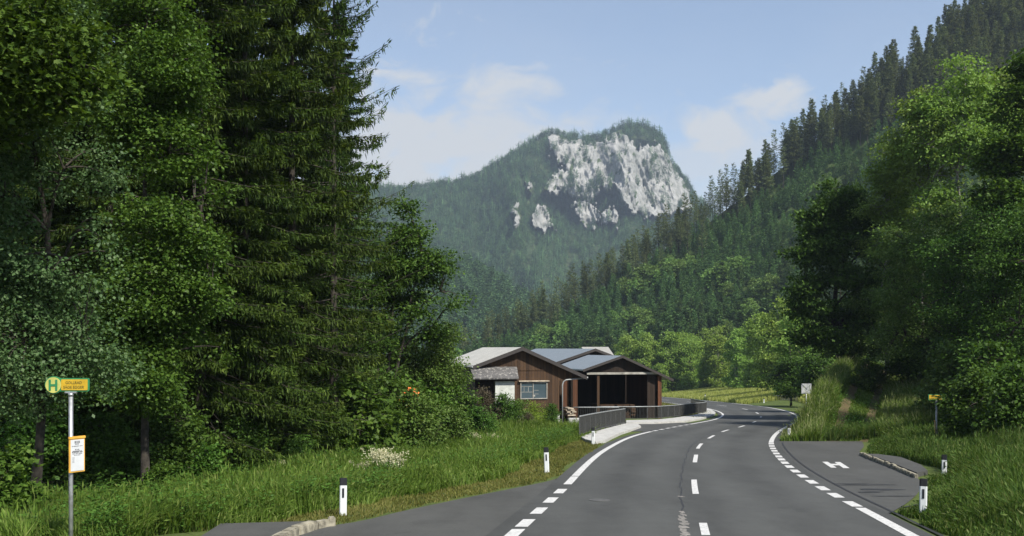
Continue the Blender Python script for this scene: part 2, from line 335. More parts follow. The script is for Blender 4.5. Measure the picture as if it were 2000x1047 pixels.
def side(X, Y):                                       # ground height above the road plane
    X, Y = np.asarray(X, float), np.asarray(Y, float)
    dE, dR, dl = X - XE(Y), X - XR(Y), XA(Y) - X
    near = .10 * np.maximum(dE - 2.2, 0) * sstep(-30, 10, Y)
    hb = np.clip(.112 * (Y - 47), 0, 4.4); xp = XP(Y)
    ridge = .95 * np.exp(-((X - (xp - 2.1)) / 1.7) ** 2) * sstep(48, 58, Y)
    up = .20 * np.maximum(X - xp - 1.6, 0)
    w = np.clip(xp - 2.6 - XR(Y), 1.5, 5.5)
    bank = (hb + ridge + up) * sstep(0.25, 1, (dR - .3) / w) * (1 - sstep(100, 122, Y))
    t = sstep(44, 50, Y)
    r = np.where(dE > 0, near * (1 - t) + bank * t, 0)
    far = np.minimum(.13 * np.maximum(dE - .5, 0), 1.55) * sstep(128, 150, Y) * (1 - sstep(300, 420, Y)) * (1 - sstep(60, 120, dE)); r = r + np.where(dE > 0, far, 0)
    r = r + 1.3 * sstep(256, 274, Y) * (1 - sstep(300, 420, Y)) * (dE <= 0) * sstep(-60, -20, X)
    lft = -.38 * sstep(1.2, 4.8, dl) * (1 - sstep(52, 60, Y))
    l = np.where(dl > 0, lft, 0)
    bump = .10 * (fbm(X * .6, Y * .6, 3, 5) - .5) * 2 * sstep(1.5, 3, np.maximum(dE, dl)) * (1 - sstep(95, 108, Y))
    return np.minimum(r, 9) + l + bump
def gz(X, Y): return plane(Y) + side(X, Y)
def g1(x, y): return float(gz(x, y))
xs = np.concatenate([-np.geomspace(30, 2600, 30)[::-1], np.arange(-29.5, 92, .5), np.geomspace(92, 2600, 26)])
ys = np.concatenate([-np.geomspace(10, 350, 12)[::-1], np.arange(-9.5, 110, .5), np.arange(110, 320, 2.5), np.geomspace(320, 2700, 22)])
GX, GY = np.meshgrid(xs, ys); GZ = gz(GX, GY)
on_road = (GX > XA(GY) - .02) & (GX < XE(GY) + .02)
GZ = np.where(on_road, plane(GY) - .01, GZ) - .012
nx = len(xs); ii = np.arange(len(ys) - 1)[:, None] * nx + np.arange(nx - 1)[None]; ii = ii.ravel()
def ground_mat():
    m, nt, out = new_mat('ground_soil_and_turf'); p = pos(nt)
    a = node(nt, 'ShaderNodeAttribute', attribute_name='bare'); n = noise(nt, p, .8, 6.0); f = noise(nt, p, 12.0, 4.0)
    turf = ramp(nt, math_(nt, 'ADD', math_(nt, 'MULTIPLY', n, .5), math_(nt, 'MULTIPLY', f, .5)), [(.3, (.035, .06, .014)), (.7, (.10, .13, .035))])
    soil = ramp(nt, math_(nt, 'ADD', math_(nt, 'MULTIPLY', n, .4), math_(nt, 'MULTIPLY', f, .6)), [(.3, (.045, .028, .017)), (.75, (.15, .105, .065))])
    w = math_(nt, 'ADD', a.outputs['Fac'], math_(nt, 'MULTIPLY', math_(nt, 'SUBTRACT', f, .5), .7))
    col = mixc(nt, math_(nt, 'MULTIPLY', w, 1.0, True), turf, soil)
    bp = node(nt, 'ShaderNodeBump', {'Height': f, 'Strength': .6, 'Distance': .05})
    b = node(nt, 'ShaderNodeBsdfPrincipled', {'Base Color': col, 'Roughness': .95, 'Specular IOR Level': .15, 'Normal': bp.outputs[0]})
    nt.links.new(b.outputs[0], out.inputs[0]); return m
me = mesh_raw('ground', np.stack([GX, GY, GZ], -1), np.stack([ii, ii + 1, ii + nx + 1, ii + nx], 1), ground_mat(), smooth=True)
dp = GX - XP(GY)
track = np.maximum(np.exp(-((dp - .75) / .36) ** 2), np.exp(-((dp + .75) / .36) ** 2)) * ((GY > 46.5) & (GY < 85))
forest_floor = sstep(4.5, 6.5, XA(GY) - GX) * (GY < 60) + sstep(6, 9, GX - XE(GY)) * (GY < 47)
at_ = me.attributes.new('bare', 'FLOAT', 'POINT'); at_.data.foreach_set('value', np.clip(track * .95 + forest_floor, 0, 1).astype(np.float32).ravel())
tag(obj('ground', me), kind='structure')

def sheet(name, fa, fb, y0, y1, mat, off, step=.5, n=5, parent=None):   # asphalt between two edges
    Y = np.arange(y0, y1 + 1e-6, step); t = np.linspace(0, 1, n)
    X = fa(Y)[:, None] * (1 - t) + fb(Y)[:, None] * t; YY = np.repeat(Y[:, None], n, 1)
    V = np.stack([X, YY, plane(YY) + off], -1); i = (np.arange(len(Y) - 1)[:, None] * n + np.arange(n - 1)).ravel()
    me = mesh_raw(name, V, np.stack([i, i + 1, i + n + 1, i + n], 1), mat)
    me.attributes.new('lateral', 'FLOAT', 'POINT').data.foreach_set('value', np.repeat(t[None], len(Y), 0).astype(np.float32).ravel())
    return obj(name, me, parent)
road = tag(sheet('road', lambda y: XL(y) - .45, lambda y: XR(y) + .38, -50, 262, M['road'], .012), kind='structure')
tag(sheet('lay_by', XA, lambda y: XL(y) - .45, -40, 47.5, M['bay'], .008), kind='structure')
bayobj = tag(sheet('bus_bay', lambda y: XR(y) + .38, XE, 20.4, 47.2, M['bay'], .008, step=.2), kind='structure')
tag(sheet('driveway', lambda y: XL(y) - 8.5 - .35 * (y - 57), lambda y: XL(y) - .45, 57.5, 71.5, M['bay'], .008), kind='structure')
def stripe(mb, f, off, w, y0, y1, z=.018, step=.6):
    k = max(2, int((y1 - y0) / step) + 1); Y = np.linspace(y0, y1, k); X = f(Y) + off; d = np.gradient(X, Y); s = np.sqrt(1 + d * d) * w / 2
    vs = [(X[i] + q * s[i], Y[i], float(plane(Y[i])) + z) for i in range(k) for q in (-1, 1)]
    mb.add(vs, [(2 * i, 2 * i + 1, 2 * i + 3, 2 * i + 2) for i in range(k - 1)])
def ypx(y): return CAMH * F / (y - HOR - SL * F)
c = MB()
for a, b in ((1047, 1023), (966, 938), (904, 889), (877, 867), (857, 851), (844, 840), (835, 831.7), (826, 823.3)): stripe(c, XC, 0, .15, max(ypx(a), 15.5), ypx(b))
for a, b in ((83.2, 86.2), (94.5, 99.5), (111, 117), (131, 140), (158, 169), (188, 200)): stripe(c, XC, 0, .15, a, b)
c.build('centre_line', M['paint'], road)
e = MB()
for y in (1064, 1043.5, 1023, 998.8, 978, 960.5): stripe(e, XL, 0, .24, ypx(y) - .52, ypx(y) + .52)
stripe(e, XL, 0, .22, 26.3, 28.6); stripe(e, XL, 0, .22, 28.75, 57.2); stripe(e, XL, 0, .2, 68.2, 240)
for k in range(6): stripe(e, XL, 0, .22, 57.8 + 1.75 * k, 58.8 + 1.75 * k)
e.build('edge_line', M['paint'], road)
e = MB()
for v in (435, 450, 466, 482, 500, 520, 540, 562, 588, 618, 651, 690, 733, 780, 838):
    y = ypx(740 + v / 3.411); stripe(e, XR, 0, .24, y - .5, y + .5)
stripe(e, XR, 0, .22, -20, 21.2); stripe(e, XR, 0, .22, 45.7, 258)
e.build('edge_line', M['paint'], road)
r2 = random.Random(5)
c = MB(); stripe(c, lambda y: XC(y) - .36 + .03 * np.sin(y * 2.1) + .02 * np.sin(y * 5.3), 0, .03, 16, 62, .0155); stripe(c, XR, .52, .07, 17, 46, .0155)
c.build('crack', M['tar'], road)
def blob(mb, cx, cy, rx, ry, z, seed, n=18, rot=0.0):
    q = random.Random(seed); pts = []; f1, f2 = q.uniform(0, 6), q.uniform(0, 6)
    for i in range(n):
        a = 2 * PI * i / n; r = .85 + .22 * math.sin(2 * a + f1) + .16 * math.sin(5 * a + f2) + .1 * q.random(); u, v = rx * r * math.cos(a), ry * r * math.sin(a)
        x, y = cx + u * math.cos(rot) - v * math.sin(rot), cy + u * math.sin(rot) + v * math.cos(rot)
        pts.append((x, y, float(plane(y)) + z))
    mb.add(pts, [tuple(range(n))])
c = MB()
for i in range(9):
    y = 17.0 + i * .44; blob(c, float(XC(y)) - .37 + .02 * math.sin(i * 2.0), y, .085 if i < 7 else .05, .27, .0160 + .0006 * (i % 2), i)
blob(c, float(XC(23.4)) - .36, 23.4, .09, .12, .016, 33)
c.build('crumbled_joint', M['patch'], road)
c = MB()
for i, (px, py, rx, ry) in enumerate(((1690, 948, .75, .05), (1720, 957, .55, .08), (1700, 962, .4, .05), (1745, 970, .5, .03), (1660, 946, .5, .03))):
    g = G(px, py); blob(c, g[0], g[1], rx, ry * 3, .0125 + .0007 * i, 60 + i, rot=.08)
stripe(c, lambda y: XR(y) + .9 + (y - 21.3) * .9, 0, .06, 21.3, 23.2, .0125)
c.build('tar_repair', M['tar'], bayobj)
h = MB()
hz = lambda pts: [(*G(*q), float(plane(G(*q)[1])) + .016) for q in pts]
for poly in (((1605.7, 902.8), (1616.6, 902.8), (1634, 914.4), (1623, 914.4)), ((1630, 903.3), (1640.9, 903.3), (1659.4, 915.3), (1647.2, 915.3)), ((1622.6, 906.8), (1635, 906.8), (1639.3, 909.7), (1627, 909.7))):
    h.add(hz(poly), [(3, 2, 1, 0)])
h.build('bus_stop_marking', M['paint'], bayobj)
def slab(name, px, top, mat, depth=.3):               # raised pavement
    P = [G(*q) for q in px]; mb = MB()
    mb.prism([(p[0], p[1], float(plane(p[1])) + top - depth) for p in P], (0, 0, depth))
    return tag(mb.build(name, mat, bevel=.015), kind='structure')
slab('pavement', [(1133, 857), (1176, 843), (1222, 830.5), (1246, 831.5), (1252, 836), (1232, 843), (1214, 848.5), (1196, 857), (1183, 864), (1163, 868), (1143, 863)], .13, M['concrete'])
slab('pavement', [(1223, 828.6), (1280, 828.2), (1338, 825.2), (1366, 820.8), (1385, 816), (1396, 811.5), (1397.5, 807.5), (1392, 803.5), (1383, 800), (1377, 802), (1380, 806.5), (1356, 812.8), (1317, 819), (1286, 822.4), (1223, 824)], .13, M['concrete'])
slab('pavement', [(1492, 787.6), (1545, 788.4), (1548, 792.3), (1522, 791.4)], .12, M['concrete'])
slab('bus_platform', [(1692, 892.5), (1742, 911), (1791, 931.5), (1812, 926), (1800, 915), (1760, 899), (1715, 893)], .12, M['bay'])
slab('bus_platform', [(430, 1034), (640, 1028), (560, 1049), (470, 1100), (330, 1100)], .11, M['bay'])
def kerb_row(px, name, top, w, gap_seed):              # row of single kerb stones: one structure, joints modelled
    P = [Vector((*G(*q), 0)) for q in px]; mb = MB(); q = random.Random(gap_seed)
    for a, b in zip(P, P[1:]):
        L = (b - a).length; n = max(1, round(L / .55)); d = (b - a) / n
        for i in range(n):
            s, t = a + d * (i + .02), a + d * (i + .96); hh = top + q.uniform(-.02, .02)
            s.z, t.z = float(plane(s.y)) + hh - .2, float(plane(t.y)) + hh - .2
            mb.bar(s, t, w + q.uniform(-.02, .02), .4)
    return tag(mb.build(name, M['kerb'], bevel=.02), kind='structure')
kerb_row([(1682, 889), (1700, 897.5), (1742, 913.5), (1790, 934.5)], 'kerb', .125, .13, 1)
kerb_row([(655, 1027), (640, 1027.5), (612, 1034), (575, 1046), (520, 1075)], 'kerb', .15, .2, 2)
slab('gravel_yard', [(935, 825), (1116, 832.5), (1118, 839), (1060, 842), (1000, 843), (950, 838)], .06, M['gravel'], .5)

# ------------------------------------------------------------ delineator posts
def make_post():
    root = empty('delineator_post', (0, 0, 0))
    prof = [(-.075, -.03), (-.055, -.055), (.055, -.055), (.075, -.03), (.03, .06), (-.03, .06)]
    def seg(z0, z1, slope0=0, slope1=0, gr=0):
        mb = MB(); n = len(prof)
        vs = [(x * (1 + gr), y * (1 + gr), z0 + slope0 * y) for x, y in prof] + [(x * (1 + gr), y * (1 + gr), z1 + slope1 * y) for x, y in prof]
        mb.add(vs, [tuple(range(n)), tuple(range(n, 2 * n))] + [(i, (i + 1) % n, n + (i + 1) % n, n + i) for i in range(n)]); return mb
    seg(-.5, .60, 0, -.1).build('shaft', M['white'], root, bevel=.004)
    seg(.60, .735, -.1, -.5, .03).build('cap', M['black'], root, bevel=.005)
    mb = MB(); mb.box((.0, -.058, .455), (.042, .014, .19)); mb.build('reflector', M['black'], root, bevel=.003)
    return root
def copy_tree(o, parent=None):
    c = o.copy(); link(c, parent)
    for ch in o.children: copy_tree(ch, c)
    return c
post0 = make_post(); first = True
def put_post(px, py, label, sc=1.0, dz=0.0, tilt=(0, 0)):
    global first
    p = G(px, py); o = post0 if first else copy_tree(post0); first = False
    o.location = (p[0], p[1], float(plane(p[1])) + dz); o.scale = (sc, sc, sc); o.rotation_euler = (tilt[0], tilt[1], random.Random(px).uniform(-.1, .1) - p[0] / p[1] * .7)
    tag(o, label, 'delineator post', 'delineator posts along the road')
put_post(670, 1006, 'white post with black cap on the mown verge beside the left lay-by kerb', tilt=(0, .01))
put_post(1068, 923, 'leaning white post with black cap, midway between the left lay-by and the bridge railing', 1.02, tilt=(.03, -.035))
put_post(1158.5, 868, 'white post with black cap at the near end of the short bridge railing', 1.0)
put_post(1802.5, 1008, 'white post with black cap in grass where the bus bay ends, largest of all', 1.0, .0, (0, .015))
put_post(1844, 930, 'grass-hidden white post with black cap below the yellow bus stop sign', 1.0, -.13)
put_post(1541, 858, 'white post with black cap at the foot of the grassy bank', .92)
put_post(1377.5, 781, 'tiny white post beside the far sunlit meadow', 1.55)
put_post(1492, 790, 'tiny white post at the end of the far dark railing', 1.2)

# ------------------------------------------------------------ bus stop signs
def text_mesh(s, size, mat, name, parent, loc, rot, ext=.002, sx=1.0):
    cu = bpy.data.curves.new(name, 'FONT'); cu.body = s; cu.size = size; cu.align_x = 'CENTER'; cu.align_y = 'CENTER'; cu.extrude = ext; cu.space_line = .95
    o = bpy.data.objects.new(name, cu); scene.collection.objects.link(o)
    bpy.context.view_layer.update()
    me = bpy.data.meshes.new_from_object(o.evaluated_get(bpy.context.evaluated_depsgraph_get())); bpy.data.objects.remove(o)
    me.name = name; me.materials.clear(); me.materials.append(mat)
    t = obj(name, me, parent); t.location = loc; t.rotation_euler = rot; t.scale = (sx, 1, 1); return t
def disc(mb, cx, cz, r, y0, y1, mi=0, n=32):
    v = [(cx + r * math.cos(2 * PI * i / n), y0, cz + r * math.sin(2 * PI * i / n)) for i in range(n)]
    mb.prism(v, (0, y1 - y0, 0), mi)
def round_rect(mb, x0, x1, z0, z1, r, y0, y1, mi=0):
    v = []
    for cx, cz, a0 in ((x1 - r, z1 - r, 0), (x0 + r, z1 - r, 90), (x0 + r, z0 + r, 180), (x1 - r, z0 + r, 270)):
        for k in range(6):
            a = math.radians(a0 + 18 * k); v.append((cx + r * math.cos(a), y0, cz + r * math.sin(a)))
    mb.prism(v, (0, y1 - y0, 0), mi)
def bus_sign(label, base, H, s, mirror, board_rot, lines, rz=0.0):
    """flag sign: round H disc at one end of a name plate on a steel pole; s = -1 puts the disc on the left"""
    root = tag(empty('bus_stop_sign', base, rz), label, 'bus stop sign', 'bus stop signs')
    mb = MB(); mb.tube([(0, 0, -.8), (0, 0, H - .03)], .036, 14); mb.tube([(0, 0, H - .05), (0, 0, H)], .044, 14); mb.build('pole', M['steel'], root, smooth=True)
    mb = MB(); mb.box((0, 0, H + .015), (.20, .05, .03)); mb.build('bracket', M['steel'], root, bevel=.004)
    zc = H + .14; xd = s * .305
    p = MB(); round_rect(p, -.22 if s < 0 else -.31, .31 if s < 0 else .22, H + .03, H + .26, .03, .012, .036)
    disc(p, xd, zc, .152, .010, .038); plate = p.build('sign_plate', M['signgreen'], root)
    p = MB(); x0, x1 = (-.17, .285) if s < 0 else (-.285, .17)
    round_rect(p, x0, x1, H + .052, H + .238, .012, .002, .009); p.build('name_panel', M['signyellow'], plate)
    p = MB(); disc(p, xd, zc, .135, -.004, .008); p.build('disc_panel', M['signpale'], plate)
    for k, tx in enumerate(lines):
        text_mesh(tx, .066, M['stripeink'], 'lettering', plate, ((x0 + x1) / 2 + .01 * s, -.0005, zc + .040 - .078 * k), (PI / 2, 0, 0), sx=.95)
    p = MB()
    for sx in (-1, 1): p.box((xd + sx * .056, -.009, zc), (.036, .006, .19))
    p.box((xd, -.009, zc), (.074, .006, .036)); p.build('letter', M['signgreen'], plate)
    tb = empty('timetable_board', (0, 0, H - 1.06)); tb.parent = root; tb.rotation_euler = (0, 0, board_rot)
    b = MB(); b.box((.07, -.062, 0), (.31, .022, .62)); b.build('board_frame', M['orange'], tb, bevel=.006)
    b = MB(); b.box((.07, -.066, .293), (.325, .04, .045)); b.build('board_hood', M['orange'], tb, bevel=.006)
    b = MB(); b.box((.07, -.076, -.012), (.26, .006, .54)); b.build('paper', M['paper'], tb)
    b = MB(); q = random.Random(4)
    for (z, w, hh) in ((.215, .11, .04), (.18, .08, .018), (.145, .22, .010), (.085, .09, .018), (.06, .19, .012), (.042, .21, .018), (.015, .19, .014), (-.01, .13, .010)):
        n = max(1, int(w / .03)); x = .07 - w / 2
        for i in range(n):
            ww = w / n * q.uniform(.5, .92); b.box((x + ww / 2, -.0803, z), (ww, .0016, hh)); x += w / n
    for i in range(5): b.box((-.01, -.0803, -.05 - .02 * i), (.05 * q.uniform(.5, 1), .0016, .005))
    b.build('print', M['ink'], tb)
    return root
YS = 15.3
bus_sign('grey pole with yellow H sign above the tall grass, dark wood behind, white timetable below', (at(138.5, YS), YS, zat(768, YS) - 2.35 * .89), 2.35, -1, 0, math.radians(60), ('GOLLRAD', 'SÄGE EGGER')).scale = (.89, .89, .89)
YS = 38.6
bus_sign('grey pole with small yellow H sign behind the bus bay kerb, before dark shrubs', (at(1829, YS), YS, zat(783.5, YS) - 2.3), 2.3, 1, 0, math.radians(-112), ('GOLLRAD', 'SÄGE EGGER'))

# ------------------------------------------------------------ railings
def railing(label, pts, hgt=1.0, post_every=2.0, panel=True, top_r=.035, gap=.13, bar=.018):
    """pts: (X, Y) along the foot; z follows the road plane"""
    P = [Vector((x, y, float(plane(y)) + .1)) for x, y in pts]
    seg = [0]
    for a, b in zip(P, P[1:]): seg.append(seg[-1] + (b - a).length)
    L = seg[-1]
    def on(s):
        s = min(max(s, 0), L)
        for i in range(len(P) - 1):
            if s <= seg[i + 1] + 1e-6: return P[i].lerp(P[i + 1], (s - seg[i]) / max(1e-6, seg[i + 1] - seg[i]))
        return P[-1]
    c = sum(P, Vector()) / len(P)
    root = tag(empty('railing', (c.x, c.y, c.z)), label, 'railing', 'steel bridge railings')
    K = max(2, int(L / .5)); ss = [L * i / K for i in range(K + 1)]; off = lambda p, z: p - c + Vector((0, 0, z))
    mb = MB(); mb.tube([off(on(s), hgt) for s in ss], top_r, 8); mb.build('top_rail', M['railtop'], root, smooth=True)
    mb = MB()
    for a, b in zip(ss, ss[1:]): mb.bar(off(on(a), .13), off(on(b), .13), .04, .035)
    mb.build('bottom_rail', M['rail'], root)
    n = max(1, round(L / post_every))
    for i in range(n + 1):
        p = on(L * i / n); mb = MB(); mb.bar(off(p, -.3), off(p, hgt - .03), .06, .05, up=Vector((0, 1, 0))); mb.build('post', M['rail'], root)
    for i in range(n):
        mb = MB(); a, b = L * i / n, L * (i + 1) / n; k = max(2, round((b - a) / gap))
        for j in range(1, k):
            p = on(a + (b - a) * j / k); d = (on(a + (b - a) * j / k + .05) - on(a + (b - a) * j / k - .05)).normalized()
            mb.bar(off(p, .15), off(p, hgt - .03), bar, .03, up=Vector((-d.y, d.x, 0)))
        mb.build('baluster_panel', M['rail'], root)
    return root
gp = lambda *px: [tuple(G(*q)) for q in px]
railing('short grey railing curving beside the road, nearest the leaning white post', gp((1132, 857.5), (1150, 851), (1176, 843), (1200, 836.5), (1221, 831.5)), 1.02)
railing('long grey railing bending round the bend in front of the open shed', [(6.3, 74), (9.4, 74.0), (11, 75), (13, 79.6), (14.8, 84.5), (16.2, 88.7), (17.9, 93), (19.0, 97.2), (19.7, 102), (20.6, 110), (21.6, 119), (22.3, 124)], 1.0)
railing('grey railing with open vertical bars between the timber pile and the open shed', [(4.42, 71.8), (6, 71.9), (7.75, 72.0)], 1.0)
railing('far dark railing on the outside of the bend below the white panel', [tuple(G(1510, 788.8)), tuple(G(1535, 789.8)), tuple(G(1562, 791))], 1.15)
# ------------------------------------------------------------ buildings
RR, UU = Vector((.972, .233, 0)), Vector((-.233, .972, 0))
def yaw_frame(name, A):                                # Empty turned so that local x runs along the gable, local y along the ridge
    return empty(name, A, math.atan2(RR.y, RR.x))
def roof_slab(root, name, mat, zr, aL, sL, aR, sR, b0, b1, th=.16, parts=True):
    zl, zrr = zr - sL * -aL, zr - sR * aR
    m = MB(); m.prism([(0, b0, zr), (aL, b0, zl), (aL, b0, zl - th), (0, b0, zr - th)], (0, b1 - b0, 0)); o = m.build(name, mat, root, bevel=.02)
    m = MB(); m.prism([(.004, b0, zr), (aR, b0, zrr), (aR, b0, zrr - th), (.004, b0, zr - th)], (0, b1 - b0, 0)); o2 = m.build(name, mat, root, bevel=.02)
    for f in (b0 - .03, ):
        m = MB()
        m.prism([(0, f, zr + .02), (aL - .03, f, zl + .01), (aL - .03, f, zl - th - .08), (0, f, zr - th - .07)], (0, .028, 0))
        m.prism([(.002, f, zr + .02), (aR + .03, f, zrr + .01), (aR + .03, f, zrr - th - .08), (.002, f, zr - th - .07)], (0, .028, 0))
        m.build('bargeboard', M['trim'], root)
    return o, o2
def wall(root, name, mat, poly, d): m = MB(); m.prism(poly, d); return m.build(name, mat, root)
# brown timber house
Y0 = 66.0; root = yaw_frame('timber_house', (at(1020.5, Y0), Y0, 0)); zr = zat(678, Y0)
tag(root, 'brown boarded house with pale grey roof and wide window, nearest the road', 'house')
sL, sR, gb = .371, .44, -4.0; aL, aR = -2.95, 2.66; bf, bb = .45, 12.2
top = lambda a, off=.17: zr - off - (sL * -a if a < 0 else sR * a)
wall(root, 'gable_wall', M['wood'], [(aL, bf, gb), (aR, bf, gb), (aR, bf, top(aR)), (0, bf, top(0)), (aL, bf, top(aL))], (0, .16, 0))
wall(root, 'side_wall', M['wood'], [(aL, bf + .165, gb), (aL + .16, bf + .165, gb), (aL + .16, bf + .165, top(aL)), (aL, bf + .165, top(aL) - .0)], (0, bb - bf, 0))
wall(root, 'side_wall', M['wood'], [(aR - .16, bf + .165, gb), (aR, bf + .165, gb), (aR, bf + .165, top(aR)), (aR - .16, bf + .165, top(aR))], (0, bb - bf, 0))
wall(root, 'gable_wall', M['wood'], [(aL + .17, bb, gb), (aR - .17, bb, gb), (aR - .17, bb, top(aR)), (0, bb, top(0)), (aL + .17, bb, top(aL))], (0, .16, 0))
wall(root, 'plinth', M['concrete'], [(aL - .03, bf - .03, gb), (aR + .02, bf - .03, gb), (aR + .02, bf - .03, -1.85), (aL - .03, bf - .03, -1.85)], (0, .028, 0))
roof_slab(root, 'roof', M['roofgrey'], zr, -3.3, sL, 4.45, sR, 0, 12.8)
zb = zat(724, 66.3)                                    # ledge where the upper boarding overlaps
m = MB(); m.prism([(-.3, bf - .035, zb), (2.2, bf - .035, zb), (2.2, bf - .035, zb + .05), (-.3, bf - .035, zb + .05)], (0, .034, 0)); m.build('drip_board', M['wood'], root)
m = MB(); m.prism([(aR + .004, bf, top(aR)), (4.2, bf, top(4.2)), (4.2, bf, top(4.2) - .12), (aR + .004, bf, top(4.2) - .25)], (0, .05, 0)); m.build('eave_boarding', M['wood'], root)
# window 1016..1070 x 746..780
def loc(px, py, b):                                    # local (a, z) of a photo pixel on the plane y=b of the current frame
    o = root.location; k = (px - 1000) / F; p = Vector((o.x, o.y, 0)) + UU * b
    a = (k * p.y - p.x) / (RR.x - k * RR.y); return a, zat(py, p.y + RR.y * a) - o.z
x0, z1 = loc(1016, 747, bf); x1, z0 = loc(1068.5, 779, bf)
w = empty('window', (0, 0, 0)); w.parent = root
m = MB(); t = .06
for cx, cz, ww, hh in (((x0 + x1) / 2, z1 - t / 2, x1 - x0, t), ((x0 + x1) / 2, z0 + t / 2, x1 - x0, t)): m.box((cx, bf - .04, cz), (ww, .08, hh))
for cx in (x0 + t / 2, x1 - t / 2): m.box((cx, bf - .04, (z0 + z1) / 2), (t, .08, z1 - z0 - 2 * t))
m.box(((x0 + x1) / 2 - .05, bf - .035, (z0 + z1) / 2), (.05, .06, z1 - z0 - 2 * t)); m.build('window_frame', M['greytrim'], w)
m = MB(); m.box(((x0 + x1) / 2, bf - .012, (z0 + z1) / 2), (x1 - x0 - 2 * t, .02, z1 - z0 - 2 * t)); m.build('pane', M['glass'], w)
m = MB()
for i, (u, v, ww, hh) in enumerate(((.25, .42, .42, .02), (.25, .75, .42, .02), (.14, .6, .015, .3), (.3, .6, .015, .3), (.6, .52, .16, .02), (.6, .3, .16, .02), (.5, .2, .1, .1))):
    m.box((x0 + (x1 - x0) * u, bf - .0245, z0 + (z1 - z0) * v), ((x1 - x0) * ww, .004, max(.02, (z1 - z0) * hh)))
m.build('inner_shelf', M['greytrim'], w)
m = MB(); m.box(((x0 + x1) / 2, bf - .09, z1 + .09), (x1 - x0 + .25, .18, .07)); m.build('window_hood', M['timber'], w)
# annex roof and white wall
bx = -1.15; xa, za = loc(919, 716.5, bf - .2); xb, zb_ = loc(1010.5, 715.5, bf - .2); xc, zc = loc(924.5, 738.5, bx); xd, zd = loc(1013, 738.5, bx)
an = empty('annex', (0, 0, 0)); an.parent = root
m = MB(); m.hexa([(xc, bx, zc - .1), (xd, bx, zc - .1), (xb, bf - .06, za - .1), (xa, bf - .06, za - .1), (xc, bx, zc), (xd, bx, zc), (xb, bf - .06, za), (xa, bf - .06, za)]); m.build('annex_roof', M['shingle'], an, bevel=.015)
wx0, _ = loc(967.5, 740, bx + .35); wx1, _ = loc(1005, 740, bx + .35)
m = MB(); m.prism([(wx0, bx + .35, gb), (wx1, bx + .35, gb), (wx1, bx + .35, zc - .12), (wx0, bx + .35, zc - .12)], (0, 1.2, 0)); m.build('white_wall', M['plaster'], an)
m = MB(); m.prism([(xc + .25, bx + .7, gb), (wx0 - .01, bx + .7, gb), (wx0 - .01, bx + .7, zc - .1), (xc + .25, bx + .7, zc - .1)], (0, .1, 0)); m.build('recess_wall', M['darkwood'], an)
m = MB(); m.box(((xc + xd) / 2, bx + .2, zc - .16), (xd - xc - .15, .12, .11)); m.build('annex_beam', M['darkwood'], an)
# downpipe and gutter
dx, dz = loc(1098.5, 742, bf - .12); ex, ez = loc(1144, 737.5, bf - .12)
m = MB(); m.tube([(dx, bf - .14, gb), (dx, bf - .14, dz - .35), (dx + .06, bf - .14, dz - .12), (dx + .25, bf - .14, dz + .0), (ex, bf - .14, ez - .02)], .05, 10); m.build('downpipe', M['railtop'], root, smooth=True)
m = MB(); m.tube([(4.5, 0, zr - sR * 4.45 - .1), (4.5, 12.8, zr - sR * 4.45 - .1)], .07, 8); m.tube([(-3.37, 0, zr - sL * 3.3 - .1), (-3.37, 12.8, zr - sL * 3.3 - .1)], .07, 8); m.build('gutter', M['railtop'], root, smooth=True)

# metal-roofed barn behind it
Y1 = 90.0; root = yaw_frame('metal_roofed_barn', (at(1163, Y1), Y1, 0)); zr = zat(681, Y1)
tag(root, 'dark gabled barn with blue-grey sheet roof rising behind the timber house', 'barn')
sL, sR = .33, .36; aL, aR = -4.6, 4.2; bf, bb, gb = .5, 20.5, -5.5
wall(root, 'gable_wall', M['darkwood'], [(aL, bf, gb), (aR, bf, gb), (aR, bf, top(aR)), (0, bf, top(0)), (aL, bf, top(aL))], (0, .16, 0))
for a in (aL, aR - .16): wall(root, 'side_wall', M['wood'], [(a, bf + .165, gb), (a + .16, bf + .165, gb), (a + .16, bf + .165, top(a if a < 0 else aR)), (a, bf + .165, top(a if a < 0 else aR))], (0, bb - bf - .17, 0))
wall(root, 'gable_wall', M['wood'], [(aL, bb, gb), (aR, bb, gb), (aR, bb, top(aR)), (0, bb, top(0)), (aL, bb, top(aL))], (0, .16, 0))
roof_slab(root, 'roof', M['roofmetal'], zr, -5.1, sL, 4.8, sR, 0, 21)
# house further back: only a light roof shows
root = yaw_frame('pale_roofed_house', (at(1150, 116), 116, 0)); tag(root, 'house behind the barn showing only a strip of pale tiled roof', 'house')
zt = zat(677.5, 116); m = MB()
m.prism([(-.9, 0, zt), (-.9, -4, zt - 1.9), (-.9, -4, zt - 2.05), (-.9, 0, zt - .15)], (3.3, 0, 0)); m.build('roof', M['oldtile'], root, bevel=.02)
m = MB(); m.prism([(-.9, .004, zt), (-.9, 4, zt - 1.9), (-.9, 4, zt - 2.05), (-.9, .004, zt - .15)], (3.3, 0, 0)); m.build('roof', M['oldtile'], root, bevel=.02)
m = MB(); m.prism([(-.7, -3.5, -6.5), (-.7, 3.5, -6.5), (-.7, 3.5, zt - 1.95), (-.7, 0, zt - .2), (-.7, -3.5, zt - 1.95)], (2.9, 0, 0)); m.build('wall', M['plaster'], root)

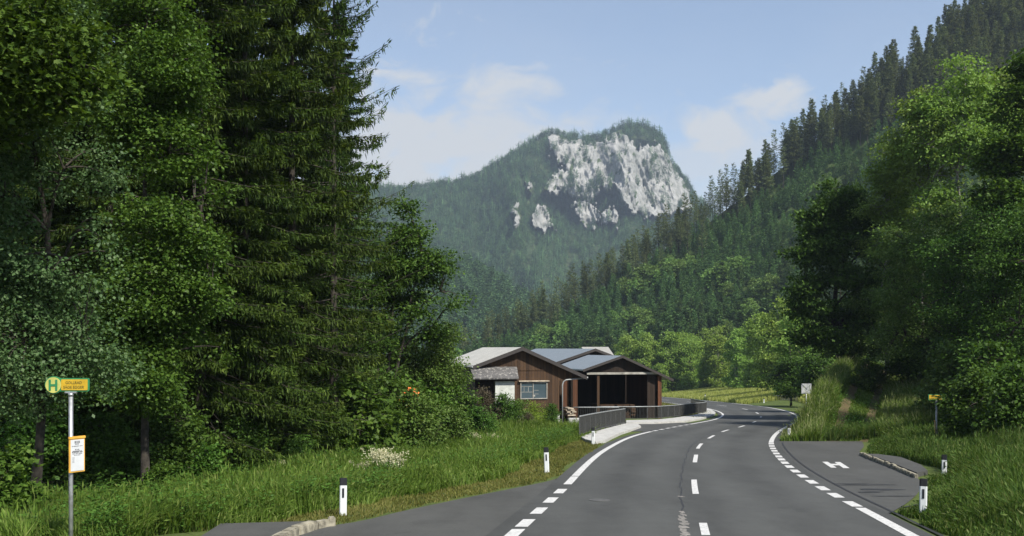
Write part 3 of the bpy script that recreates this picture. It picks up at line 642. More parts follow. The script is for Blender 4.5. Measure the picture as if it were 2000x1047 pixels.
# open shed
Y2 = 80.0; root = yaw_frame('open_shed', (at(1216, Y2), Y2, 0)); zr = zat(694.5, Y2)
tag(root, 'open-fronted wooden shed with dark interior and grey sheet roof behind the long railing', 'shed')
sL, sR, gb = .335, .445, -4.6; bb = 9.0
roof_slab(root, 'roof', M['roofmetal'], zr, -3.3, sL, 4.35, sR, 0, bb, .12)
tz = zr - sR * 3.32 - .16; zl_ = zr - sL * 3.3 - .12
xl, _ = loc(1121, 760, .4); xm, zbt = loc(1168, 727, .4); xr, _ = loc(1291.5, 760, .4); xq, _ = loc(1266, 760, .4); xb0, zb1 = loc(1146, 727.5, .3); xb1, _ = loc(1286, 727, .3)
m = MB(); m.box(((xb0 + xb1) / 2, .30, zb1 - .09), (xb1 - xb0, .16, .18)); m.build('tie_beam', M['greytrim'], root, bevel=.01)
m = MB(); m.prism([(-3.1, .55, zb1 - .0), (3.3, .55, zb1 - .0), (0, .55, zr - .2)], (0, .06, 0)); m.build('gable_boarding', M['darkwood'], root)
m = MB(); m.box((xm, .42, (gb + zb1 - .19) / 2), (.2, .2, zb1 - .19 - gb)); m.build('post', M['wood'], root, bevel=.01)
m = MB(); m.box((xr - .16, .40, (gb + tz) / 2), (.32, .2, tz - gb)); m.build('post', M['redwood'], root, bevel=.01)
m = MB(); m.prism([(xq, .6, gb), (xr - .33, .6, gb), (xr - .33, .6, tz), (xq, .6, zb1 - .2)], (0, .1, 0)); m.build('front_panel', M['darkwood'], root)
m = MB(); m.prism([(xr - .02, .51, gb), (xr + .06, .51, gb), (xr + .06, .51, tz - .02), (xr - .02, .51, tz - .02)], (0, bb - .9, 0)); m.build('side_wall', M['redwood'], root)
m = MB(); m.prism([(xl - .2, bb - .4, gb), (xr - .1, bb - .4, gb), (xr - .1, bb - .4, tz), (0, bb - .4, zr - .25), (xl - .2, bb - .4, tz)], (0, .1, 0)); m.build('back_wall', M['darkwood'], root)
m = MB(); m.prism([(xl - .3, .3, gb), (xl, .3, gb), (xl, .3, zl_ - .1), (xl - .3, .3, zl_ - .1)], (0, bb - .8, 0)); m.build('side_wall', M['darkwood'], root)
m = MB(); m.prism([(xl - .32, -.4, gb), (xl + .05, -.4, gb), (xl + .05, -.4, zl_ - .1), (xl - .32, -.4, zl_ - .1)], (0, .09, 0)); m.build('corner_board', M['redwood'], root)
m = MB(); m.prism([(xl - 1.0, .2, gb), (xl - .5, .2, gb), (xl - .5, .2, zl_ - .1), (xl - 1.0, .2, zl_ - .1)], (0, .09, 0)); m.build('corner_board', M['redwood'], root)
m = MB(); m.prism([(xl - 1.5, 1.2, gb), (xl - .3, 1.2, gb), (xl - .3, 1.2, zl_ - .1), (xl - 1.5, 1.2, zl_ - .1)], (0, .1, 0)); m.build('passage_wall', M['wood'], root)
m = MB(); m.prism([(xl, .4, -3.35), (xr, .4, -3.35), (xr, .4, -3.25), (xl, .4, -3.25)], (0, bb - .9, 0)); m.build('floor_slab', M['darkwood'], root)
# stacked boards inside the shed
q = random.Random(9); m = MB(); mw = Matrix.Translation(root.location) @ Matrix.Rotation(math.atan2(RR.y, RR.x), 4, 'Z')
for k in range(9):
    for j in range(7): m.box((xm + .9 + j * .42, 3.2 + q.uniform(-.2, .2), -3.14 + k * .13), (.38, 3.0 + q.uniform(-.4, .4), .10), M=mw)
tag(m.build('board_stack', M['wood']), 'stack of dark sawn boards lying inside the open shed', 'board stack')
# timber pile beside the downpipe
q = random.Random(2); m = MB(); Yt = 68.5; cx = at(1109, Yt); z0 = float(plane(Yt)) - .1
rot = Matrix.Translation((cx, Yt, z0)) @ Matrix.Rotation(.25, 4, 'Z'); rt = empty('timber_pile', (cx, Yt, z0), .25)
tag(rt, 'small pile of rough pale boards on dark ones beside the downpipe', 'timber pile')
for k in range(11):
    mm = MB()
    for j in range(2): mm.box((q.uniform(-.1, .1) + (j - .5) * .28, q.uniform(-.15, .15), .07 + k * .115), (.26 + q.uniform(-.04, .06), 1.5, .075))
    mm.build('board', M['timber'] if k > 5 or k == 0 else M['darkwood'], rt, bevel=.006)
m = MB(); p = G(1122, 838); m.box((p[0], p[1], float(plane(p[1])) + .2), (.75, 1.0, .9)); tag(m.build('concrete_block', M['concrete'], bevel=.03), 'grey concrete abutment block at the foot of the short railing', 'block')
# traffic mirror seen across the bend
Ym = 112.0; root = empty('traffic_mirror', (at(1575, Ym), Ym, zat(769, Ym) - 2.0)); tag(root, 'square white panel with crossed braces on a pole behind the grassy bank', 'traffic mirror')
s = .58; m = MB(); m.box((0, 0, 2.0 + s), (2 * s, .04, 2 * s)); m.build('panel', M['panelgrey'], root, bevel=.02)
m = MB()
for a, b in (((-s, s), (.1, -.1)), ((s, s), (-.02, .0)), ((.62 * s, -.2 * s), (-.5 * s, -.95 * s))): m.bar((a[0] * .95, -.045, 2 + s + a[1] * .95), (b[0] * .95, -.045, 2 + s + b[1] * .95), .05, .04)
m.build('brace', M['railtop'], root)
m = MB(); m.tube([(0, .06, -2.5), (0, .06, 2 + s * 1.6)], .045, 10); m.build('pole', M['steel'], root, smooth=True)
# manhole
p = G(1171, 978); m = MB(); n = 24
v = [(p[0] + .24 * math.cos(2 * PI * i / n), p[1] + .24 * math.sin(2 * PI * i / n), float(plane(p[1] + .24 * math.sin(2 * PI * i / n))) + .011) for i in range(n)]
m.prism(v, (0, 0, .009)); tag(m.build('manhole_cover', M['cover']), 'small round grey cover set in the near left lane', 'cover')
# ------------------------------------------------------------ foliage builders (numpy)
def unit(v): return v / np.maximum(np.linalg.norm(v, axis=-1, keepdims=True), 1e-9)
def leafq(P, D, S, L, W, curl=0.0):
    L, W = np.asarray(L).reshape(-1, 1), np.asarray(W).reshape(-1, 1); N = np.cross(D, S)
    return np.stack([P, P + .42 * L * D + W * S + N * L * curl, P + L * D, P + .42 * L * D - W * S + N * L * curl], 1)
def tubes(P, R, n=5):                                 # P (N,K,3), R (N,K)
    N, K, _ = P.shape; d = np.gradient(P, axis=1); d = unit(d)
    ref = np.where(np.abs(d[..., 2:3]) > .9, np.array([1., 0, 0]), np.array([0, 0, 1.])); a = unit(np.cross(d, ref)); b = np.cross(d, a)
    t = np.linspace(0, 2 * PI, n, endpoint=False)
    ring = P[:, :, None] + R[:, :, None, None] * (a[:, :, None] * np.cos(t)[None, None, :, None] + b[:, :, None] * np.sin(t)[None, None, :, None])
    i = np.arange(N)[:, None, None] * K * n + np.arange(K - 1)[None, :, None] * n; j = np.arange(n)[None, None]; j2 = (j + 1) % n
    Fq = np.stack([i + j, i + j2, i + n + j2, i + n + j], -1).reshape(-1, 4)
    return ring.reshape(-1, 3), Fq
def tube_mesh(name, groups, mats):
    V, Fs, b = [], [], 0
    for P, R, n in groups:
        v, f = tubes(np.asarray(P, float), np.asarray(R, float), n); V.append(v); Fs.append(f + b); b += len(v)
    return mesh_raw(name, np.concatenate(V), np.concatenate(Fs), mats, smooth=True)
def broadleaf(seed, H, ells, nclu, lpc, leaf, tr=.18, cr=.55, bark='bark', mat='lime', aspect=.34, droop=.35, gap=.36, stems=None, flat=.5, lobes=False, top=.85, twig=.014, tumble=.55):
    r = np.random.default_rng(seed); E = np.array(ells, float)
    stems = stems or [((0, 0, 0), (r.normal(0, .25), r.normal(0, .25), H * top))]
    wts = (E[:, 3] * E[:, 4] * E[:, 5]) ** .75; k = r.choice(len(E), nclu * 2, p=wts / wts.sum())
    dirs = unit(r.normal(size=(len(k), 3))); C = E[k, :3] + dirs * E[k, 3:] * (r.random((len(k), 1)) ** .42)
    gn = fbm(C[:, 0] * .55 + seed, C[:, 2] * .6 + C[:, 1] * .45, 3, seed % 50)
    C = C[gn > gap][:nclu]; n = len(C)
    # leaves
    cs = cr * r.uniform(.55, 1.3, n); idx = np.repeat(np.arange(n), np.maximum(8, (lpc * (cs / cr) ** 2).astype(int)))
    m = len(idx); off = r.normal(size=(m, 3)) * cs[idx, None] * np.array([.62, .62, .62 * flat])
    P = C[idx] + off; out = unit(off * np.array([1, 1, .4]) + r.normal(0, .4, (m, 3)) * cs[idx, None])
    D = unit(out + np.array([0, 0, -droop]) + r.normal(0, .35, (m, 3))); up = unit(np.array([0, 0, 1.]) + r.normal(0, tumble, (m, 3)))
    S = unit(np.cross(D, up)); L = leaf * r.uniform(.45, 1.35, m)
    Q = [leafq(P, D, S, L, L * aspect, .08)]
    if lobes:                                          # maple leaf: two side lobes that share the leaf stalk
        for sg in (-1, 1):
            D2 = unit(D * .55 + sg * S * .85); S2 = unit(np.cross(D2, up)); Q.append(leafq(P + D * (.12 * L[:, None]), D2, S2, L * .72, L * .22, .05))
    crown = quads('crown', np.concatenate(Q), M[mat])
    # wood
    groups = []; pool = []
    for s0, s1 in stems:
        s0, s1 = np.array(s0, float), np.array(s1, float); t = np.linspace(0, 1, 9)[:, None]
        wob = np.stack([fbm(t[:, 0] * 3 + seed, t[:, 0] * 0 + s1[0], 2, 3) - .5, fbm(t[:, 0] * 3, t[:, 0] * 0 + s1[1] + 7, 2, 9) - .5, t[:, 0] * 0], 1) * (H * .07) * np.minimum(1, t * 3)
        path = s0 + (s1 - s0) * np.stack([t[:, 0] ** 1.3, t[:, 0] ** 1.3, t[:, 0]], 1) + wob; path[0, 2] -= .4
        groups.append((path[None], (tr * (1 - .86 * t[:, 0]) * (1 + .5 * np.exp(-t[:, 0] * 14)))[None], 9)); pool.append(path)
    P0 = np.concatenate(pool); limbs = []
    for e in E:
        tgt = e[:3] + np.array([0, 0, .25 * e[5]]); hd = np.hypot(tgt[0] - P0[:, 0], tgt[1] - P0[:, 1])
        cost = np.abs(P0[:, 2] - (tgt[2] - .9 * hd - .2 * e[5])) + .3 * hd + (P0[:, 2] < .12 * H) * 9; a = P0[np.argmin(cost)]
        t = np.linspace(0, 1, 7)[:, None]; bend = np.array([0, 0, 1.]) * (np.sin(t * PI) * .12 * np.linalg.norm(tgt - a))
        limbs.append(a + (tgt - a) * t + bend)
    limbs = np.array(limbs); groups.append((limbs, np.linspace(tr * .5, tr * .12, 7)[None].repeat(len(limbs), 0), 6))
    LP = np.concatenate([limbs.reshape(-1, 3), P0[3:]]); tw = C[: min(n, 420)]
    d2 = ((tw[:, None] - LP[None]) ** 2).sum(-1) + 2.5 * np.maximum(0, LP[None, :, 2] - tw[:, None, 2]) ** 2; A = LP[np.argmin(d2, 1)]
    t = np.linspace(0, 1, 5)[None, :, None]; sag = np.array([0, 0, 1.]) * np.sin(t * PI) * .1 * np.linalg.norm(tw - A, axis=1)[:, None, None]
    groups.append((A[:, None] + (tw - A)[:, None] * t + sag, np.linspace(twig * 2.2, twig * .5, 5)[None].repeat(len(tw), 0), 4))
    return tube_mesh('trunk', groups, M[bark]), crown
def spruce_quads(seed, H, R, zb, dz, nb, Mt, tl, tw, droop=.28, curl=.22, hang=.5, env=.85, irr=.25, hangl=.8, fan=.30):
    r = np.random.default_rng(seed); zz = np.arange(zb, H - .25, dz); z = np.repeat(zz, nb) + r.normal(0, dz * .35, len(zz) * nb); N = len(z)
    z = np.minimum(z, H - .2); t = np.clip((z - zb) / (H - zb), 0, 1); az = r.uniform(0, 2 * PI, N)
    L = R * np.clip(1 - t, .02, 1) ** env * np.minimum(1, .65 + 1.6 * t) * (1 + irr * r.normal(size=N)).clip(.35, 1.5) + .12
    cnt = np.maximum(3, (Mt * (.25 + .75 * L / R))).astype(int); i = np.repeat(np.arange(N), cnt); m = len(i)
    s = r.random(m) ** .75 * .97 + .03; l = r.uniform(-1, 1, m) * fan * L[i] * (1.02 - .8 * s); rad = np.stack([np.cos(az), np.sin(az), az * 0], 1)[i]; tan = np.stack([-np.sin(az), np.cos(az), az * 0], 1)[i]
    dr = droop * (1.15 - .9 * t)[i] * r.uniform(.85, 1.15, m)
    P = rad * (L[i] * s)[:, None] + tan * l[:, None]; P[:, 2] = z[i] - dr * L[i] * s + curl * L[i] * s ** 3 - .3 * np.abs(l) + r.normal(0, .04, m)
    sg = np.sign(l)[:, None]; D = unit(rad * .8 + tan * sg * .55 + np.array([0, 0, 1.]) * (-dr + 3 * curl * s ** 2 * .6)[:, None] + r.normal(0, .22, (m, 3)))
    S = unit(np.cross(D, unit(np.array([0, 0, 1.]) + r.normal(0, .5, (m, 3))))); ll = tl * r.uniform(.6, 1.3, m) * (1.1 - .4 * s)
    Q = [leafq(P, D, S, ll, tw * r.uniform(.7, 1.2, m))]
    h = r.random(m) < hang; Ph = P[h]; Dh = unit(np.array([0, 0, -1.]) + D[h] * .35 + r.normal(0, .16, (len(Ph), 3))); Sh = unit(np.cross(Dh, r.normal(size=(len(Ph), 3))))
    Q.append(leafq(Ph, Dh, Sh, ll[h] * hangl, tw * .85 * np.ones(len(Ph))))
    lead = np.array([[[0, 0, H - .8], [.06, 0, H - .4], [0, 0, H + .25], [-.06, 0, H - .4]]]); Q.append(lead)
    ends = np.stack([np.stack([rad0 := np.cos(az) * 0, az * 0, z], 1), np.stack([np.cos(az) * L * .5, np.sin(az) * L * .5, z - .5 * droop * (1.15 - .9 * t) * L + curl * L * .125], 1),
                     np.stack([np.cos(az) * L * .95, np.sin(az) * L * .95, z - .95 * droop * (1.15 - .9 * t) * L + curl * L * .857], 1)], 1)
    global TIPS
    tipm = s + .25 * r.normal(size=m) > .80; TIPS = np.concatenate([tipm, tipm[h], [True]]).astype(int)
    return np.concatenate(Q), ends, L
def spruce_wood(H, tr, ends, L, dead=60, zb=3.0, seed=1):
    r = np.random.default_rng(seed); z = np.linspace(-.4, H, 9); P = np.stack([z * 0, z * 0, z], 1)[None]
    g = [(P, (tr * np.clip(1 - z / H, .03, 1.0))[None], 9), (ends, np.linspace(.028, .006, 3)[None].repeat(len(ends), 0), 3)]
    if dead:
        za = r.uniform(.8, zb + 3, dead); a = r.uniform(0, 2 * PI, dead); l = r.uniform(.5, 2.2, dead); t = np.linspace(0, 1, 4)[None, :, None]
        e = np.stack([np.cos(a) * l, np.sin(a) * l, -.15 * l + r.normal(0, .12, dead)], 1)
        g.append((np.stack([a * 0, a * 0, za], 1)[:, None] + e[:, None] * t + np.array([0, 0, -.12]) * t ** 2 * l[:, None, None], np.linspace(.016, .004, 4)[None].repeat(dead, 0), 3))
    return g
def plant(name, label, cat, group, meshes, x, y, rz=0.0, sc=1.0, dz=0.0, parts=('trunk', 'crown')):
    root = empty(name, (x, y, g1(x, y) + dz), rz); root.scale = (sc, sc, sc) if np.isscalar(sc) else sc
    tag(root, label, cat, group)
    for pn, me in zip(parts, meshes): obj(pn, me, root)
    return root
def ball(cx, cy, cz, r, rz=None): return (cx, cy, cz, r, r, rz or r)

# ------------------------------------------------------------ spruce wood on the left
SPR = []
for sd, H, R, zb, env in ((11, 23.5, 3.5, 1.5, .72), (12, 25, 3.7, 2.0, .75), (13, 22.5, 3.3, 1.0, .7)):
    Q, ends, L = spruce_quads(sd, H, R, zb, .44, 5, 270, .26, .031, .36, .16, .75, env, .32, 1.15, .21)
    SPR.append((tube_mesh('trunk', spruce_wood(H, .2, ends, L, 70, zb, sd), M['bark']), quads('crown', Q, [M['spruce'], M['sprucetip']], TIPS)))
Q, ends, L = spruce_quads(21, 23.6, 3.15, 3.0, .42, 5, 70, .34, .026, .34, .50, .55, .68, .3, 1.0, .2)
SPR.append((tube_mesh('trunk', spruce_wood(23.6, .2, ends, L, 40, 3, 21), M['bark']), quads('crown', Q, [M['spruce'], M['sprucetip']], TIPS)))
grp = 'tall spruces of the dark wood left of the road'
for px, Y, v, sc, label in (
        (652, 40.5, 3, 1.0, 'tall spruce at the right edge of the wood, its feathery branches against the sky'),
        (570, 36, 0, .98, 'broad drooping spruce second from the sky edge of the wood'),
        (478, 33, 1, .94, 'broad spruce with olive drooping branches in the middle of the wood'),
        (392, 31, 2, .95, 'spruce with low sweeping branches just right of the fresh-leaved tree'),
        (300, 33.5, 0, .96, 'dark spruce hidden behind the fresh-leaved tree'),
        (215, 32, 1, .9, 'spruce whose bare lower trunk shows in the gap right of the bus stop pole'),
        (120, 35, 2, 1.0, 'dark spruce behind the grey-green tree'),
        (20, 33, 0, 1.0, 'dark spruce at the far left edge behind the grey-green tree'),
        (620, 47, 2, 1.0, 'spruce standing in the second row, behind the two nearest the sky'),
        (530, 45, 1, 1.0, 'spruce in the second row behind the middle of the wood'),
        (440, 43, 0, 1.02, 'spruce in the second row showing between two broad spruces'),
        (345, 44, 2, 1.04, 'deep-shaded spruce in the second row behind the fresh-leaved tree'),
        (250, 45, 1, 1.0, 'deep-shaded spruce in the second row beyond the bus stop pole'),
        (160, 47, 0, 1.0, 'deep-shaded spruce in the second row above the bus stop sign'),
        (70, 46, 2, 1.0, 'deep-shaded spruce in the second row at the far left')):
    x = at(px, Y); plant('spruce_tree', label, 'tree', grp, SPR[v], x, Y, px * 1.7, sc)
# back row of the wood closes the gaps at trunk height
for k in range(16):
    Y = 53 + (k * 7 % 5) * 3.0; x = at(-60 + k * 48, Y)
    plant('spruce_tree', 'spruce deep in the dark wood, seen only in the gaps between nearer trunks', 'tree', 'spruces deep in the dark wood', SPR[k % 3], x, Y, k * 2.1, .85 + .05 * (k % 4))

# ------------------------------------------------------------ broadleaf trees on the left
Y = 21.5; x = at(60, Y)
m = broadleaf(31, 15, [ball(.2, -.6, 3.6, 1.3, 1.2), ball(-.9, -.5, 5.0, 1.6, 1.5), ball(.9, -.3, 5.4, 1.1, 1.2), ball(-.2, -.7, 6.6, 1.5, 1.3), ball(.8, -.2, 7.4, 1.1, 1.1), ball(-.5, -.5, 8.4, 1.5, 1.3), ball(.3, -.2, 10, 1.3, 1.4), ball(0, 0, 12, 1.3, 1.4), ball(1.3, -.4, 3.9, .75, .75), ball(-1.5, -.4, 3.2, 1.0, 1.0), ball(1.55, .1, 3.2, .5, .55), ball(1.2, -.2, 6.3, .8, .8)], 680, 130, .082, .10, .40, 'bark', 'birch', .36, .5, .37)
plant('birch_tree', 'grey-green small-leaved tree at the left edge overhanging the bus stop sign', 'tree', None, m, x, Y, 0)
Y = 18.5; x = at(-120, Y)
m = broadleaf(32, 12, [ball(1.3, 0, 8.6, 1.1, .8), ball(2.2, .2, 8.9, .85, .8), ball(.4, .2, 9.6, 1.3, 1.0), ball(1.8, .2, 9.9, 1.0, .7), ball(.3, .1, 7.9, .9, .5)], 150, 110, .125, .13, .42, 'bark', 'maple', .36, .45, .36, lobes=True)
plant('maple_tree', 'bright green maple whose big leaves fill the upper left corner', 'tree', None, m, x, Y)
Y = 25.5; x = at(285, Y)
m = broadleaf(33, 16, [ball(.1, -.2, 3.3, 1.2, .9), ball(1.1, 0, 4.2, 1.0, .9), ball(-.4, .1, 4.6, 1.1, .9), ball(.6, -.3, 5.4, 1.2, 1.0), ball(-.4, .1, 6.2, 1.1, 1.0), ball(.9, 0, 6.9, 1.1, .9), ball(0, -.3, 7.6, 1.15, 1.0), ball(.6, 0, 8.7, 1.1, 1.0), ball(-.2, 0, 9.8, 1.1, 1.0), ball(.5, 0, 11.0, 1.2, 1.1), ball(.0, 0, 12.6, 1.1, 1.1), ball(1.7, -.1, 5.2, .6, .5), ball(1.5, 0, 7.8, .6, .5), ball(1.9, -.1, 3.9, .5, .5)], 620, 150, .10, .10, .42, 'bark', 'lime', .38, .4, .38)
plant('lime_tree', 'fresh green glossy-leaved tree between the grey-green tree and the spruces', 'tree', None, m, x, Y)
Y = 45; x = at(752, Y)
m = broadleaf(34, 11.5, [ball(1.1, 0, 9.7, .85, .75), ball(1.9, .1, 8.4, 1.1, .95), ball(.5, 0, 8.3, 1.0, .9), ball(2.5, 0, 7.1, .95, .85), ball(1.2, .2, 6.6, 1.1, .8), ball(.2, .2, 6.2, 1.0, .8), ball(2.2, 0, 5.6, .8, .7), ball(.9, 0, 11.0, .35, .6), ball(-.2, 0, 7.4, .9, .8), ball(-.4, 0, 5.2, .9, .8)], 350, 85, .14, .12, .42, 'bark', 'darkleaf', .36, .35, .42, stems=[((-.2, 0, 0), (1.6, 0, 9.0)), ((0, 0, 0), (.4, .2, 8))])
plant('alder_tree', 'leaning dark broadleaf tree with airy crown beside the last spruce', 'tree', None, m, x, Y)
Y = 47; x = at(815, Y)
m = broadleaf(35, 7, [ball(0, 0, 4.8, 1.5, 1.2), ball(1.0, 0, 3.9, 1.25, 1.1), ball(-1.1, .2, 4.0, 1.2, 1.1), ball(.2, -.2, 3.0, 1.7, 1.1), ball(1.7, 0, 3.1, .75, .8), ball(-.2, .1, 6.0, .8, .8), ball(1.3, 0, 5.3, .7, .8)], 330, 90, .12, .1, .4, 'bark', 'willow', .3, .35, .36)
plant('willow_tree', 'rounded bushy willow below the leaning tree, left of the timber house roof', 'tree', None, m, x, Y)
# shrubs and saplings along the wood edge
bsh = {}
def bush_mesh(kind, seed, mat, leaf=.11, lobes=False, n=150, lpc=70, gap=.34):
    return broadleaf(seed, 3, [ball(0, 0, 1.2, 1.0, .9), ball(.7, .1, .9, .75, .7), ball(-.75, 0, 1.0, .8, .8), ball(.1, 0, 2.0, .7, .7), ball(-.2, -.3, .6, .9, .5)], n, lpc, leaf, .035, .3, 'bark', mat, .36, .35, gap, lobes=lobes, stems=[((0, 0, 0), (.1, 0, 2.2)), ((.1, 0, 0), (.9, 0, 1.5)), ((-.1, 0, 0), (-.9, 0, 1.6))], twig=.007)
bsh['dark'] = bush_mesh('dark', 41, 'darkleaf', .12); bsh['fresh'] = bush_mesh('fresh', 42, 'lime', .11); bsh['maple'] = bush_mesh('maple', 43, 'maple', .17, True, 90, 40)
bsh['willow'] = bush_mesh('willow', 44, 'willow', .12); bsh['purple'] = bush_mesh('purple', 45, 'purple', .10); bsh['yellow'] = bush_mesh('yellow', 46, 'yellowleaf', .09)
for px, Y, k, sc, nm, label in (
        (905, 52, 'fresh', 1.15, 'shrub', 'green shrub under the pale roof eave at the right end of the thicket'),
        (850, 46, 'fresh', 1.35, 'shrub', 'dense green shrub below the rounded willow'),
        (770, 40, 'dark', 1.25, 'shrub', 'dark green shrub behind the cream flower plumes'),
        (705, 37, 'maple', 1.35, 'maple_sapling', 'leafy maple sapling right above the first cream flower plumes'),
        (640, 36, 'maple', .9, 'maple_sapling', 'low maple sapling behind the nearest left white post'),
        (820, 40, 'willow', 1.05, 'shrub', 'feathery shrub at the middle of the thicket left of the house'),
        (935, 50, 'dark', .8, 'shrub', 'low shrub beside the gravel yard'),
        (880, 42.5, 'willow', .85, 'shrub', 'low grey-green shrub at the thicket foot nearest the gravel yard'),
        (745, 44, 'fresh', 1.7, 'shrub', 'tall pale shrub under the leaning dark tree'),
        (690, 42, 'willow', 1.5, 'shrub', 'shaded shrub below the last spruce'),
        (395, 26.5, 'maple', .6, 'maple_sapling', 'bluish-green low sapling at the foot of the wood, centre of the shaded gap'),
        (318, 24.5, 'maple', .5, 'maple_sapling', 'small upright sapling with pale top leaves in the shaded gap'),
        (5, 19.5, 'maple', .75, 'maple_sapling', 'maple sapling left of the timetable pole'),
        (585, 33, 'dark', .55, 'shrub', 'small dark shrub by the wood edge left of the nearest white post'),
        (70, 26, 'dark', 1.0, 'shrub', 'dark shrub in the shade left of the bus stop pole'), (205, 27, 'dark', .9, 'shrub', 'dark shrub in the shaded gap right of the bus stop pole'), (350, 29, 'dark', 1.0, 'shrub', 'dark shrub at the foot of the fresh green tree'), (470, 31, 'dark', .8, 'shrub', 'dark shrub below the broad spruces'),
        (945, 61.5, 'purple', 1.0, 'shrub', 'reddish-brown shrub before the annex roof'),
        (985, 61, 'dark', .85, 'shrub', 'dark green shrub against the white annex wall'),
        (1015, 61.5, 'willow', .72, 'shrub', 'green shrub below the left half of the house window'),
        (1047, 62.5, 'yellow', .72, 'shrub', 'yellow-green shrub below the right half of the house window'),
        (1076, 63.5, 'dark', .62, 'shrub', 'dark shrub at the house corner beside the downpipe'),
        (1030, 59.5, 'purple', .45, 'shrub', 'low brownish shrub in front of the others under the house window')):
    plant(nm, label, 'shrub' if nm == 'shrub' else 'sapling', 'shrubs and saplings', bsh[k], at(px, Y), Y, px, sc * 1.0, -.1)

# ------------------------------------------------------------ right-hand trees
Y = 76; x = at(1640, Y)
m = broadleaf(51, 14.5, [ball(0, 0, 13.0, 1.7, 1.3), ball(-1.2, 0, 11.2, 1.9, 1.4), ball(1.3, 0, 11.3, 1.9, 1.3), ball(-2.0, 0, 8.9, 1.8, 1.3), ball(.2, -.8, 9.4, 2.2, 1.4), ball(2.3, 0, 9.0, 1.7, 1.2), ball(-2.6, 0, 6.4, 1.7, 1.1), ball(0, -1, 6.9, 2.0, 1.2), ball(2.2, 0, 6.3, 1.8, 1.2), ball(-1.8, -.6, 4.4, 1.8, 1.0), ball(1.2, -.8, 4.2, 1.8, 1.0), ball(2.4, 0, 3.2, 1.2, .9), ball(-3.2, 0, 4.6, 1.0, .8), ball(-2.4, -.6, 2.6, 1.5, 1.1), ball(.2, -1, 2.2, 2.0, 1.2), ball(2.0, -.6, 1.6, 1.6, 1.0)], 680, 80, .2, .26, .55, 'bark', 'darkleaf', .42, .35, .38, lobes=True, tumble=.95)
plant('maple_tree', 'dark rounded maple on top of the grassy bank, left-most of the right-hand trees', 'tree', None, m, x, Y)
ASH = []
for sd in (52, 53):
    ASH.append(broadleaf(sd, 18, [ball(0, 0, 17, 1.4, 1.3), ball(-1.2, .3, 15.2, 1.5, 1.1), ball(1.3, 0, 15.4, 1.5, 1.2), ball(-2.1, 0, 12.8, 1.4, 1.1), ball(.2, -.5, 13.2, 1.6, 1.2), ball(2.2, .3, 12.9, 1.4, 1.1), ball(-1.3, .4, 10.2, 1.2, .9), ball(1.6, 0, 10.0, 1.3, .9), ball(2.7, 0, 14.6, .9, .8), ball(-.4, 0, 8.0, 1.0, .7)], 240, 75, .2, .17, .5, 'palebark', 'ash', .3, .5, .43, tumble=1.1))
for px, Y, v, sc, label in ((1735, 74, 0, .97, 'pale green ash just right of the dark rounded maple, shortest of the ash trees'), (1805, 70, 1, 1.13, 'pale green ash with thin bare trunk in the middle of the ash trees'),
                            (1885, 68, 0, 1.2, 'tallest pale green ash, its top reaching up before the hillside forest'), (1952, 71, 1, 1.15, 'pale green ash with forked trunk next to the big dark tree at the right edge')):
    plant('ash_tree', label, 'tree', 'ash trees above the bank', ASH[v], at(px, Y), Y, px, sc)
WIL = [broadleaf(sd, 9.5, [ball(0, 0, 8.2, 1.7, 1.2), ball(-1.6, 0, 6.9, 1.8, 1.3), ball(1.7, 0, 7.0, 1.8, 1.3), ball(0, -1, 5.9, 2.1, 1.4), ball(-2.4, 0, 4.8, 1.7, 1.3), ball(2.4, 0, 4.9, 1.7, 1.3), ball(-.8, -1.4, 3.8, 1.9, 1.3), ball(1.2, -1.4, 3.5, 1.9, 1.2), ball(-2.2, -.5, 2.6, 1.6, 1.1), ball(2.3, -.5, 2.5, 1.6, 1.1), ball(0, -1.5, 1.8, 1.8, 1.0)], 620, 95, .13, .16, .5, 'bark', mt, .28, .4, .33, tumble=1.0) for sd, mt in ((56, 'willow'), (57, 'darkleaf'))]
for px, Y, v, sc, label in ((1850, 62, 0, 1.28, 'big rounded willow standing behind the right bus stop sign'), (1778, 74, 0, 1.15, 'smaller willow to the left of the big rounded one, above the dirt track'),
                            (1950, 54, 1, 1.15, 'dark bushy tree right of the big rounded willow'), (2060, 46, 1, 1.15, 'dark bushy tree cut by the right edge of the view')):
    plant('willow_tree', label, 'tree', 'bushy trees above the right verge', WIL[v], at(px, Y), Y, px, sc, -.2)
m = broadleaf(58, 19, [ball(-.6, 0, 17.4, 1.7, 1.3), ball(-1.9, 0, 15.2, 1.7, 1.3), ball(1.0, 0, 15.6, 2.0, 1.4), ball(-2.4, 0, 12.8, 1.9, 1.3), ball(.2, -.8, 13, 2.2, 1.4), ball(-2.9, 0, 10.2, 1.9, 1.3), ball(.4, -1, 10.4, 2.2, 1.5), ball(-2.4, -.6, 7.8, 1.9, 1.3), ball(.6, -1, 7.6, 2.1, 1.4), ball(2.6, 0, 12, 2.1, 1.6), ball(2.6, 0, 8.4, 2.0, 1.5)], 520, 80, .2, .3, .55, 'bark', 'maple', .42, .3, .37, lobes=True)
plant('maple_tree', 'tall dark maple cut by the right edge of the view, above the bushy trees', 'tree', None, m, at(2065, 55), 55)
